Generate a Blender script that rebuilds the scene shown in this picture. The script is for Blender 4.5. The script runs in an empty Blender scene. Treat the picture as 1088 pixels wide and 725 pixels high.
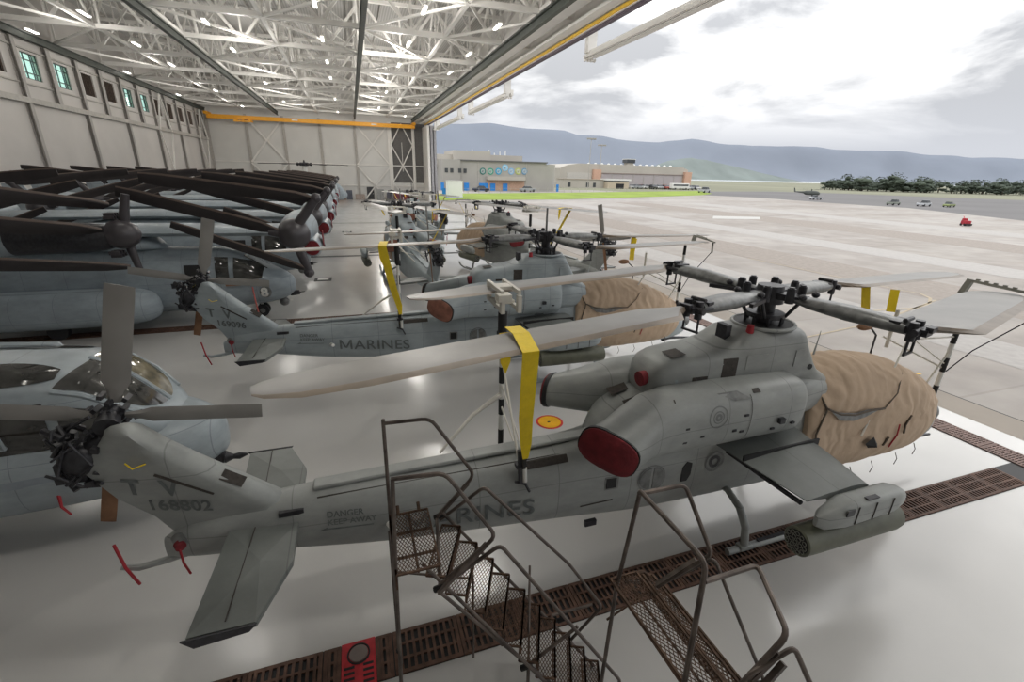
import bpy, math, random
from mathutils import Vector, Matrix
random.seed(7)
PI=math.pi
SC=bpy.context.scene
COL=SC.collection
V=Vector

# ------------------------------------------------------------------ materials
def _nodes(name):
    m=bpy.data.materials.new(name); m.use_nodes=True
    nt=m.node_tree; b=nt.nodes['Principled BSDF']
    return m,nt,b
def mat(name,col,rough=.5,metal=0,var=.12,scale=3.0,bump=0,bscale=30,spec=.5,var2=0,coat=0):
    m,nt,b=_nodes(name); N=nt.nodes; L=nt.links
    b.inputs['Roughness'].default_value=rough; b.inputs['Metallic'].default_value=metal
    b.inputs['Specular IOR Level'].default_value=spec
    b.inputs['Coat Weight'].default_value=coat
    tc=N.new('ShaderNodeTexCoord')
    no=N.new('ShaderNodeTexNoise'); no.inputs['Scale'].default_value=scale; no.inputs['Detail'].default_value=5
    L.new(tc.outputs['Object'],no.inputs['Vector'])
    r=N.new('ShaderNodeValToRGB'); r.color_ramp.elements[0].position=.32; r.color_ramp.elements[1].position=.68
    a=[c*(1-var) for c in col]; c2=[min(1,c*(1+var)) for c in col]
    r.color_ramp.elements[0].color=(*a,1); r.color_ramp.elements[1].color=(*c2,1)
    L.new(no.outputs['Fac'],r.inputs['Fac']); L.new(r.outputs['Color'],b.inputs['Base Color'])
    if bump:
        n2=N.new('ShaderNodeTexNoise'); n2.inputs['Scale'].default_value=bscale; n2.inputs['Detail'].default_value=3
        L.new(tc.outputs['Object'],n2.inputs['Vector'])
        bp=N.new('ShaderNodeBump'); bp.inputs['Strength'].default_value=bump; bp.inputs['Distance'].default_value=.02
        L.new(n2.outputs['Fac'],bp.inputs['Height']); L.new(bp.outputs['Normal'],b.inputs['Normal'])
    return m
def emis(name,col,s):
    m,nt,b=_nodes(name)
    b.inputs['Base Color'].default_value=(*col,1)
    b.inputs['Emission Color'].default_value=(*col,1); b.inputs['Emission Strength'].default_value=s
    return m
def glass(name,col,rough=.03,trans=.9):
    m,nt,b=_nodes(name); N=nt.nodes; L=nt.links
    tr=N.new('ShaderNodeBsdfTransparent'); tr.inputs['Color'].default_value=(*col,1)
    gl=N.new('ShaderNodeBsdfGlossy'); gl.inputs['Roughness'].default_value=rough
    mx=N.new('ShaderNodeMixShader'); mx.inputs[0].default_value=.07; L.new(tr.outputs[0],mx.inputs[1]); L.new(gl.outputs[0],mx.inputs[2])
    L.new(mx.outputs[0],N['Material Output'].inputs['Surface'])
    return m

def panel_mat(name,col,rough=.42):
    """aircraft paint: blotchy matt grey with faint panel seams and streaks of grime"""
    m,nt,b=_nodes(name); N=nt.nodes; L=nt.links
    b.inputs['Roughness'].default_value=rough
    b.inputs['Specular IOR Level'].default_value=.45
    tc=N.new('ShaderNodeTexCoord')
    n1=N.new('ShaderNodeTexNoise'); n1.inputs['Scale'].default_value=1.6; n1.inputs['Detail'].default_value=8; n1.inputs['Roughness'].default_value=.65
    mp=N.new('ShaderNodeMapping'); mp.inputs['Scale'].default_value=(1,1,2.2)
    L.new(tc.outputs['Object'],mp.inputs['Vector']); L.new(mp.outputs[0],n1.inputs['Vector'])
    r=N.new('ShaderNodeValToRGB'); e=r.color_ramp.elements
    e[0].position=.28; e[0].color=(*[c*.82 for c in col],1)
    e[1].position=.66; e[1].color=(*[c*1.12 for c in col],1)
    L.new(n1.outputs['Fac'],r.inputs['Fac'])
    # seams along x and z
    sp=N.new('ShaderNodeSeparateXYZ'); L.new(tc.outputs['Object'],sp.inputs[0])
    def seam(out,period,off,w):
        a=N.new('ShaderNodeMath'); a.operation='ADD'; a.inputs[1].default_value=off; L.new(out,a.inputs[0])
        d=N.new('ShaderNodeMath'); d.operation='PINGPONG'; d.inputs[1].default_value=period; L.new(a.outputs[0],d.inputs[0])
        c=N.new('ShaderNodeMath'); c.operation='LESS_THAN'; c.inputs[1].default_value=w; L.new(d.outputs[0],c.inputs[0])
        return c.outputs[0]
    s1=seam(sp.outputs['X'],.62,.17,.007); s2=seam(sp.outputs['Z'],.47,.11,.006)
    mxx=N.new('ShaderNodeMath'); mxx.operation='MAXIMUM'; L.new(s1,mxx.inputs[0]); L.new(s2,mxx.inputs[1])
    ml=N.new('ShaderNodeMath'); ml.operation='MULTIPLY'; ml.inputs[1].default_value=.45; L.new(mxx.outputs[0],ml.inputs[0])
    mix=N.new('ShaderNodeMixRGB'); mix.inputs['Color2'].default_value=(*[c*.3 for c in col],1)
    L.new(ml.outputs[0],mix.inputs['Fac']); L.new(r.outputs['Color'],mix.inputs['Color1'])
    L.new(mix.outputs[0],b.inputs['Base Color'])
    return m

GREY=panel_mat('paint_grey',(.295,.31,.30))
WINGP=panel_mat('paint_darker_grey',(.165,.178,.17))
GREYB=panel_mat('paint_bluegrey',(.32,.365,.385))
UHB=panel_mat('paint_pale_bluegrey',(.31,.355,.38),.35)
OSP=panel_mat('paint_tiltrotor',(.30,.35,.385),.4)
LBL=mat('stencil_dark',(.125,.14,.14),.6,var=.25,scale=9)
BLADE=mat('blade_grey',(.25,.242,.228),.38,var=.1,scale=2)
EDGE=mat('blade_edge',(.20,.16,.12),.45,var=.2)
DARK=mat('dark_metal',(.035,.035,.04),.42,metal=.3,var=.3,scale=12)
MIDM=mat('hub_grey',(.17,.175,.172),.4,metal=.3,var=.3,scale=8)
BLACK=mat('black',(.012,.012,.013),.6)
VENT=mat('vent_brown',(.045,.038,.032),.7,var=.3,scale=20)
RED=mat('red_cover',(.17,.012,.018),.75,var=.25,scale=6,bump=.4)
REDR=mat('red_ribbon',(.35,.02,.03),.7)
YEL=mat('yellow_strap',(.82,.60,.01),.55,var=.06,scale=8,bump=.2)
TAN=mat('tan_cover',(.50,.375,.265),.8,var=.05,scale=2.5,bump=.35,bscale=9)
TAND=mat('tan_seam',(.10,.08,.06),.8)
OLIVE=mat('olive_pod',(.105,.11,.078),.5,var=.15,scale=5)
WHITE=mat('white_paint',(.72,.72,.69),.5,var=.06)
CREAM=mat('cream_clamp',(.62,.60,.54),.5,var=.1)
RUST=mat('rusty_mesh',(.095,.056,.036),.75,metal=.3,var=.45,scale=14)
PIPE=mat('rusty_pipe',(.12,.098,.085),.5,metal=.5,var=.45,scale=5)
BROWN=mat('brown_cover',(.23,.12,.065),.75,var=.2,scale=5)
TIRE=mat('tire',(.02,.02,.022),.75)
OBLADE=mat('proprotor_dark',(.020,.016,.017),.55,var=.2,scale=2)
OBEDGE=mat('proprotor_edge',(.11,.08,.065),.5,var=.15)
SPIN=mat('spinner_dark',(.05,.045,.05),.35,var=.1)
STEEL=mat('white_steel',(.80,.785,.75),.5,var=.05,scale=.6)
STEELD=mat('grey_steel',(.42,.40,.37),.55,var=.1)
RAIL=mat('green_black_rail',(.045,.055,.045),.5,var=.2)
CRANE=mat('crane_orange',(.80,.36,.015),.5,var=.06)
STRIPE=mat('header_yellow',(.80,.50,.03),.5)
GLASSG=glass('pale_green_glass',(.80,1.0,.93))
COCKG=mat('cockpit_glass',(.045,.045,.042),.06,var=.5,scale=3,spec=.8)
COCKG2=mat('cockpit_glass_amber',(.16,.14,.09),.08,var=.5,scale=5,spec=.8)
LAMP=emis('lamp_tube',(1,.98,.92),5)
COLM0=mat('clamp_grey',(.22,.22,.19),.6)
LOUV=mat('brown_louvre',(.085,.06,.045),.7,var=.4,scale=6)

def fold_bump(m):
    nt=m.node_tree;N=nt.nodes;L=nt.links; b=N['Principled BSDF']; tc=[n for n in N if n.type=='TEX_COORD'][0]
    w=N.new('ShaderNodeTexWave'); w.bands_direction='X'; w.inputs['Scale'].default_value=.8; w.inputs['Distortion'].default_value=16; w.inputs['Detail'].default_value=3; w.inputs['Detail Scale'].default_value=1.1
    L.new(tc.outputs['Object'],w.inputs['Vector']); bp=N.new('ShaderNodeBump'); bp.inputs['Strength'].default_value=.32; bp.inputs['Distance'].default_value=.04
    L.new(w.outputs['Fac'],bp.inputs['Height']); old=b.inputs['Normal'].links[0].from_socket; L.new(old,bp.inputs['Normal']); L.new(bp.outputs[0],b.inputs['Normal'])
fold_bump(TAN)
# ------------------------------------------------------------------ mesh building
class MB:
    def __init__(s): s.v=[]; s.f=[]
    def add(s,vs,fs):
        o=len(s.v); s.v+= [tuple(v) for v in vs]; s.f+=[tuple(i+o for i in f) for f in fs]; return s
    def box(s,c,d,rot=None):
        vs=[]
        for x in(-.5,.5):
            for y in(-.5,.5):
                for z in(-.5,.5):
                    p=V((x*d[0],y*d[1],z*d[2]))
                    if rot is not None: p=rot@p
                    vs.append(p+V(c))
        return s.add(vs,[(0,1,3,2),(4,6,7,5),(0,4,5,1),(2,3,7,6),(0,2,6,4),(1,5,7,3)])
    def cyl(s,a,b,r0,r1=None,n=12,cap=True):
        a=V(a);b=V(b); r1=r0 if r1 is None else r1
        d=(b-a)
        if d.length<1e-6: return s
        d.normalize(); u=d.orthogonal().normalized(); w=d.cross(u)
        vs=[];fs=[]
        for k in range(n):
            t=2*PI*k/n; q=u*math.cos(t)+w*math.sin(t)
            vs.append(a+q*r0); vs.append(b+q*r1)
        for k in range(n):
            j=(k+1)%n; fs.append((2*k,2*j,2*j+1,2*k+1))
        if cap: fs.append(tuple(2*k for k in range(n))[::-1]); fs.append(tuple(2*k+1 for k in range(n)))
        return s.add(vs,fs)
    def bar(s,a,b,w,h=None):
        """rectangular bar from a to b"""
        a=V(a);b=V(b);h=w if h is None else h
        d=(b-a);L=d.length
        if L<1e-6:return s
        d.normalize(); up=V((0,0,1)) if abs(d.z)<.95 else V((0,1,0))
        u=up.cross(d).normalized(); w2=d.cross(u)
        vs=[]
        for p in(a,b):
            for i,j in((-1,-1),(1,-1),(1,1),(-1,1)): vs.append(p+u*i*w/2+w2*j*h/2)
        return s.add(vs,[(3,2,1,0),(4,5,6,7),(0,1,5,4),(1,2,6,5),(2,3,7,6),(3,0,4,7)])
    def tube(s,pts,r,n=8,bend=0,cap=True):
        """round tube along a polyline; corners rounded by radius bend"""
        P=[V(p) for p in pts]
        if bend:
            Q=[P[0]]
            for i in range(1,len(P)-1):
                a=P[i-1]-P[i]; b=P[i+1]-P[i]; k=min(bend,a.length*.45,b.length*.45)
                p0=P[i]+a.normalized()*k; p2=P[i]+b.normalized()*k
                for t in(0,.25,.5,.75,1): Q.append(p0*(1-t)**2+P[i]*2*t*(1-t)+p2*t*t)
            Q.append(P[-1]); P=Q
        rr=r if isinstance(r,(list,tuple)) else [r]*len(P)
        vs=[];fs=[];u=None
        for i,p in enumerate(P):
            if i==0:d=P[1]-P[0]
            elif i==len(P)-1:d=P[-1]-P[-2]
            else:d=(P[i+1]-P[i]).normalized()+(P[i]-P[i-1]).normalized()
            d.normalize()
            u=d.orthogonal().normalized() if u is None else (u-d*u.dot(d)).normalized()
            w=d.cross(u)
            for k in range(n):
                t=2*PI*k/n; vs.append(p+(u*math.cos(t)+w*math.sin(t))*rr[i])
        m=len(P)
        for i in range(m-1):
            for k in range(n):
                j=(k+1)%n; fs.append((i*n+k,i*n+j,(i+1)*n+j,(i+1)*n+k))
        if cap: fs.append(tuple(range(n))[::-1]); fs.append(tuple((m-1)*n+k for k in range(n)))
        return s.add(vs,fs)
    def loft(s,rings,cap=True,closed=True):
        n=len(rings[0]);vs=[];fs=[]
        for r in rings: vs+=list(r)
        for i in range(len(rings)-1):
            for k in range(n if closed else n-1):
                j=(k+1)%n; fs.append((i*n+k,i*n+j,(i+1)*n+j,(i+1)*n+k))
        if cap: fs.append(tuple(range(n))[::-1]); fs.append(tuple((len(rings)-1)*n+k for k in range(n)))
        return s.add(vs,fs)
    def ball(s,c,r,n=16,m=10,half=None):
        r=(r,r,r) if not isinstance(r,(tuple,list)) else r
        rings=[]
        for i in range(m+1):
            t=PI*i/m; rings.append([(c[0]+r[0]*math.sin(t)*math.cos(2*PI*k/n)+0,c[1]+r[1]*math.sin(t)*math.sin(2*PI*k/n),c[2]+r[2]*math.cos(t)) for k in range(n)])
        return s.loft(rings[::-1],cap=False)
    def poly(s,pts,th=None,nrm=(0,0,1)):
        n=len(pts)
        if th is None: return s.add(pts,[tuple(range(n))])
        d=V(nrm)*th; a=[V(p) for p in pts]; b=[p+d for p in a]
        return s.add(a+b,[tuple(range(n))[::-1],tuple(range(n,2*n))]+[(k,(k+1)%n,n+(k+1)%n,n+k) for k in range(n)])
    def build(s,name,m,parent=None,smooth=True,bevel=0,ang=40):
        me=bpy.data.meshes.new(name); me.from_pydata(s.v,[],s.f)
        me.materials.append(m)
        if smooth:
            for p in me.polygons: p.use_smooth=True
            me.set_sharp_from_angle(angle=math.radians(ang))
        me.update()
        o=bpy.data.objects.new(name,me); COL.objects.link(o)
        if parent is not None:o.parent=parent
        if bevel:
            md=o.modifiers.new('bevel','BEVEL'); md.width=bevel; md.segments=2; md.limit_method='ANGLE'
        return o

def fix(o):
    import bmesh
    bm=bmesh.new(); bm.from_mesh(o.data); bmesh.ops.recalc_face_normals(bm,faces=bm.faces); bm.to_mesh(o.data); bm.free(); return o

def tag(o,label=None,cat=None,group=None,kind=None):
    if label:o['label']=label
    if cat:o['category']=cat
    if group:o['group']=group
    if kind:o['kind']=kind
    return o
def empty(name,loc=(0,0,0),rz=0):
    o=bpy.data.objects.new(name,None); COL.objects.link(o); o.location=loc; o.rotation_euler=(0,0,rz); o.empty_display_size=.3; return o
def struct(o): o['kind']='structure'; return o
def copy_tree(o,parent=None):
    c=o.copy(); COL.objects.link(c)
    if parent is not None:c.parent=parent
    for ch in list(o.children): copy_tree(ch,c)
    return c

def sring(x,w,zb,zt,n=2.4,yc=0,N=28,nb=None):
    """cross-section ring at x: superellipse, optional flatter bottom exponent"""
    zc=(zb+zt)/2;h=(zt-zb)/2;out=[]
    for k in range(N):
        t=2*PI*k/N; c=math.cos(t);s=math.sin(t); e=n if (s>=0 or nb is None) else nb
        out.append((x,yc+w*math.copysign(abs(c)**(2/e),c),zc+h*math.copysign(abs(s)**(2/e),s)))
    return out
def smooth_sections(S,k=3):
    """catmull-rom resampling of section tuples"""
    out=[]
    for i in range(len(S)-1):
        p0=S[max(i-1,0)];p1=S[i];p2=S[i+1];p3=S[min(i+2,len(S)-1)]
        for j in range(k):
            t=j/k
            out.append(tuple(.5*((2*b)+(-a+c)*t+(2*a-5*b+4*c-d)*t*t+(-a+3*b-3*c+d)*t**3) for a,b,c,d in zip(p0,p1,p2,p3)))
    out.append(tuple(S[-1])); return out
def loft_x(S,k=3,N=28):
    mb=MB(); mb.loft([sring(s[0],max(s[1],.01),s[2],s[3],s[4],s[5] if len(s)>5 else 0,N) for s in (smooth_sections(S,k) if k>1 else S)])
    return mb
def sweep(S,N=28,n=2.3,roll=None):
    """S: (centre, normal, rx, rz) rings facing the normal"""
    rings=[]
    for i,(c,nr,rx,rz) in enumerate(S):
        nr=V(nr).normalized(); u=V((0,0,1)).cross(nr).normalized(); v=nr.cross(u)
        if roll:
            q=roll[min(i,len(roll)-1)]; u,v=u*math.cos(q)+v*math.sin(q),v*math.cos(q)-u*math.sin(q)
        rings.append([V(c)+u*(rx*math.copysign(abs(math.cos(t))**(2/n),math.cos(t)))+v*(rz*math.copysign(abs(math.sin(t))**(2/n),math.sin(t))) for t in [2*PI*k/N for k in range(N)]])
    return MB().loft(rings)

def textmesh(name,body,size,m,parent,fn,offset=.0,space=1.0,label=None):
    """flat lettering whose vertices are laid on a surface by fn(u,v) -> point"""
    cu=bpy.data.curves.new(name,'FONT'); cu.body=body; cu.size=size; cu.offset=offset; cu.space_character=space
    o=bpy.data.objects.new(name,cu); COL.objects.link(o)
    dg=bpy.context.evaluated_depsgraph_get()
    me=bpy.data.meshes.new_from_object(o.evaluated_get(dg))
    COL.objects.unlink(o); bpy.data.objects.remove(o); bpy.data.curves.remove(cu)
    import bmesh
    bm=bmesh.new(); bm.from_mesh(me); bmesh.ops.triangulate(bm,faces=bm.faces); bmesh.ops.subdivide_edges(bm,edges=bm.edges,cuts=2,use_grid_fill=True); bmesh.ops.remove_doubles(bm,verts=bm.verts,dist=1e-5); bm.to_mesh(me); bm.free()
    for v in me.vertices: v.co=fn(v.co.x,v.co.y)
    me.materials.clear(); me.materials.append(m); me.name=name
    r=bpy.data.objects.new(name,me); COL.objects.link(r)
    if parent is not None:r.parent=parent
    if label:r['label']=label
    return r

def lerp_sec(S,x):
    S=sorted(S)
    for a,b in zip(S,S[1:]):
        if a[0]<=x<=b[0]:
            t=(x-a[0])/(b[0]-a[0]); return tuple(p+(q-p)*t for p,q in zip(a,b))
    return S[0] if x<S[0][0] else S[-1]
def side_y(S,x,z):
    s=lerp_sec(S,x); zc=(s[2]+s[3])/2;h=(s[3]-s[2])/2
    v=min(.98,abs((z-zc)/h)); return s[1]*(1-v**s[4])**(1/s[4])

# ------------------------------------------------------------------ attack helicopter
from mathutils import noise
BODY=[(-9.15,.06,1.45,1.75,2.2),(-8.8,.16,1.40,1.95,2.3),(-8.2,.26,1.36,2.08,2.4),(-7.5,.33,1.26,2.13,2.5),(-6.4,.40,1.10,2.16,2.6),(-4.8,.46,.96,2.18,2.7),(-3.6,.50,.86,2.22,2.8),(-2.8,.54,.78,2.36,2.9),(-2,.56,.73,2.5,3),(0,.56,.68,2.6,3),(1.2,.53,.66,2.6,3),(2.6,.5,.66,2.45,2.8),(4,.46,.7,2.0,2.6),(5,.36,.8,1.65,2.4),(5.45,.2,.95,1.45,2.2),(5.55,.05,1.1,1.3,2)]
PYLON=[(-2.37,.24,2.98,3.22,3),(-2.30,.36,2.86,3.42,4),(-2.05,.43,2.8,3.55,4.6),(-1.4,.46,2.8,3.62,4.8),(-1.05,.47,2.8,3.68,4.8),(-.78,.48,2.8,3.84,4),(-.58,.50,2.8,3.895,4),(.40,.50,2.8,3.895,4),(.58,.50,2.8,3.76,3.6),(.82,.51,2.75,3.34,3.2),(1.1,.50,2.6,3.06,3),(1.5,.46,2.5,2.9,2.8)]

def blade_mb(P,T,chord,tw=.12,side=1):
    P=V(P);T=V(T);d=(T-P);L=d.length;d.normalize()
    c=d.cross(V((0,0,1))).normalized()*side; up=c.cross(d).normalized()
    if up.z<0: up=-up
    up=(up+c*0).normalized()
    rings=[];edge=[]
    st=[(0,.22,.055),(.12,.26,.05),(.42,chord,.035),(1.1,chord,.03),(L*.5,chord,.025),(L-.9,chord,.02),(L-.35,chord*.86,.018),(L-.08,chord*.55,.014),(L,chord*.3,.008)]
    for s,w,h in st:
        o=P+d*s+c*(w-chord)*.10
        cc=(c*math.cos(tw)+up*math.sin(tw)); uu=up
        prof=[(.5,0),(.38,.8),(.1,1),(-.25,.6),(-.5,0),(-.25,-.5),(.1,-.8),(.38,-.7)]
        rings.append([o+cc*w*a+uu*h*b for a,b in prof])
        edge.append([o+cc*w*a+uu*(h*b*1.15) for a,b in [(.505,0),(.39,.82),(.36,.8),(.36,-.7),(.39,-.75)]])
    return MB().loft(rings),MB().loft(edge)

def arm_parts(root,ang,z0=4.42,zt=4.42,R=2.1):
    """hub arm: fat cuff from the hub out to the fold joint"""
    ca,sa=math.cos(ang),math.sin(ang); d=V((ca,sa,0)); c=V((-sa,ca,0))
    cf=MB(); rings=[]
    for r,w,h in [(.22,.12,.06),(.5,.14,.06),(.72,.20,.09),(1.2,.21,.115),(1.7,.19,.10),(1.92,.15,.09)]:
        z=z0+(zt-z0)*r/R; o=d*r+V((0,0,z))
        rings.append([o+c*w*math.copysign(abs(math.cos(t))**.8,math.cos(t))+V((0,0,1))*h*math.sin(t) for t in [2*PI*k/14 for k in range(14)]])
    cf.loft(rings)
    cuff=cf.build('blade_cuff',MIDM,root)
    j=MB(); o=d*2.0+V((0,0,zt))
    R3=Matrix.Rotation(ang,3,'Z')
    j.box(o,(.32,.22,.09),R3); j.cyl(o-c*.1+V((0,0,.12)),o-c*.1-V((0,0,.14)),.055); j.cyl(o+c*.1+V((0,0,.12)),o+c*.1-V((0,0,.14)),.055)
    j.cyl(o+d*.05-c*.22,o+d*.05+c*.22,.05); j.box(o-d*.20+V((0,0,.03)),(.12,.30,.13),R3); j.box(o+d*.16+V((0,0,.05)),(.08,.16,.07),R3); j.cyl(o-d*.1-c*.12+V((0,0,.12)),o-d*.1+c*.12+V((0,0,.12)),.03,n=8); j.cyl(o+d*.1+c*.15,o-d*.25+c*.15,.03,n=8)
    for s in(-1,1): j.cyl(o+c*.12*s,o+c*.12*s-V((0,0,.34)),.018,n=6)
    j.bar(o-c*.14-V((0,0,.34)),o+c*.14-V((0,0,.34)),.03)
    j.build('fold_joint',DARK,root)
    return d

def make_rotor(t):
    h=MB(); h.cyl((0,0,3.6),(0,0,4.3),.15,.13,16); h.cyl((0,0,4.02),(0,0,4.1),.3,.3,18); h.cyl((0,0,3.8),(0,0,3.9),.33,.26,18)
    for k in range(8):
        a=k*PI/4+.2; h.cyl((.28*math.cos(a),.28*math.sin(a),3.72),(.3*math.cos(a),.3*math.sin(a),4.06),.025,n=6)
    h.build('mast',DARK,t)
    h=MB(); h.cyl((0,0,4.27),(0,0,4.56),.24,.2,16)
    for a in HUBA:
        ca,sa=math.cos(a),math.sin(a); c=V((-sa,ca,0)); d=V((ca,sa,0))
        h.box(d*.32+V((0,0,4.42)),(.5,.26,.1),Matrix.Rotation(a,3,'Z'))
        for s in(-1,1):
            h.cyl(d*.42+c*.17*s+V((0,0,4.36)),d*.42+c*.17*s+V((0,0,4.60)),.066,.062,12)
            h.ball(d*.62+c*.2*s+V((0,0,4.5)),(.06,.06,.05),8,6)
            h.cyl(d*.42+c*.17*s+V((0,0,4.60)),d*.42+c*.17*s+V((0,0,4.62)),.045,.045,10)
        h.bar(d*.5+c*.2+V((0,0,4.4)),d*.95+c*.26+V((0,0,4.38)),.06)
    h.build('rotor_hub',DARK,t)
    for a in HUBA:
        a2=a+.5; MB().cyl((.3*math.cos(a2),.3*math.sin(a2),4.05),(.5*math.cos(a+.3),.5*math.sin(a+.3),4.4),.03,n=8).build('pitch_link',DARK,t)
    # arms and folded blades
    tips=[((-2.05,-.5,4.42),(-7.45,-1.78,4.42),.74,HUBA[0],4.42,-1),
          ((.5,-2.03,4.36),(5.35,-.55,4.24),1.0,HUBA[1],4.36,1),
          ((-.48,2.02,4.5),(-5.85,.90,4.44),.72,HUBA[2],4.5,-1),
          ((2.03,.5,4.33),(6.9,1.15,4.22),.80,HUBA[3],4.33,1)]
    for P,T,c,a,zt,sd in tips:
        d=arm_parts(t,a,4.42,zt)
        b,e=blade_mb(V(P)+(V(T)-V(P)).normalized()*.12,T,c,.05,sd)
        bo=b.build('rotor_blade',BLADE,t); eo=e.build('leading_edge',EDGE,bo)

HUBA=[math.radians(a) for a in(194,284,104,14)]

def cowl(sy):
    S=[((.26,-.60,2.70),(-1,0,0),.27,.36),((.23,-.60,2.70),(-1,0,0),.36,.45),((.14,-.60,2.70),(-1,0,0),.40,.49),((-.1,-.61,2.71),(-1,0,0),.41,.5),((-1.5,-.62,2.71),(-1,0,0),.42,.51),((-2.2,-.63,2.71),(-1,-.03,0),.42,.5),((-2.55,-.68,2.70),(-.95,-.25,0),.41,.46),((-2.85,-.77,2.67),(-.88,-.45,0),.39,.4),((-3.14,-.90,2.63),(-.78,-.6,0),.39,.34),((-3.45,-1.02,2.6),(-.72,-.69,0),.41,.28)]
    return [((c[0],c[1]*-sy,c[2]),(n[0],n[1]*-sy,0),a,b) for c,n,a,b in S]

def side_patch(S,pts,y_off=.006,sy=-1,parent=None,name='panel',m=None,th=.012):
    """thin plate following the side of section table S; pts are (x,z)"""
    mb=MB(); n=len(pts)
    a=[(x,sy*(side_y(S,x,z)+y_off),z) for x,z in pts]; b=[(x,sy*(side_y(S,x,z)-.03),z) for x,z in pts]
    mb.add(a+b,[tuple(range(n))]+[(k,(k+1)%n,n+(k+1)%n,n+k) for k in range(n)])
    return mb.build(name,m,parent,smooth=False)
def hull_grid(S,x0,x1,z0,z1,sy,parent,name,m,off=.02,n=8):
    vs=[(x0+(x1-x0)*i/n,sy*(side_y(S,x0+(x1-x0)*i/n,z0+(z1-z0)*j/n)+off),z0+(z1-z0)*j/n) for i in range(n+1) for j in range(n+1)]
    return MB().add(vs,[(i*(n+1)+j,(i+1)*(n+1)+j,(i+1)*(n+1)+j+1,i*(n+1)+j+1) for i in range(n) for j in range(n)]).build(name,m,parent)
def circ(x,z,r,n=18,a0=0,a1=2*PI,rx=None):
    rx=rx or r
    return [(x+rx*math.cos(a0+(a1-a0)*k/n),z+r*math.sin(a0+(a1-a0)*k/n)) for k in range(n+(0 if abs(a1-a0-2*PI)<1e-3 else 1))]
def ringpatch(S,x,z,r0,r1,parent,name,m,sy=-1,off=.012,n=22):
    vs=[];fs=[]
    for k in range(n):
        t=2*PI*k/n
        for r in(r0,r1):
            X=x+r*math.cos(t);Z=z+r*math.sin(t); vs.append((X,sy*(side_y(S,X,Z)+off),Z))
    for k in range(n):
        j=(k+1)%n; fs.append((2*k,2*k+1,2*j+1,2*j))
    return MB().add(vs,fs).build(name,m,parent,smooth=False)
COWLS=[(-3.2,.62+.30,2.30,3.0,2.3),(-2.2,1.05,2.2,3.22,2.3),(-.1,1.03,2.2,3.22,2.3),(.3,.98,2.24,3.16,2.3)]
def cowl_y(x,z):   # outer side of the near engine cowl
    v=min(.97,abs((z-2.71)/.5)); return .62+.42*(1-v**2.7)**(1/2.7)
def cowl_patch(pts,name,m,parent,off=.006):
    n=len(pts); a=[(x,-(cowl_y(x,z)+off),z) for x,z in pts]; b=[(x,-(cowl_y(x,z)-.03),z) for x,z in pts]
    return MB().add(a+b,[tuple(range(n))]+[(k,(k+1)%n,n+(k+1)%n,n+k) for k in range(n)]).build(name,m,parent,smooth=False)

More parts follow.
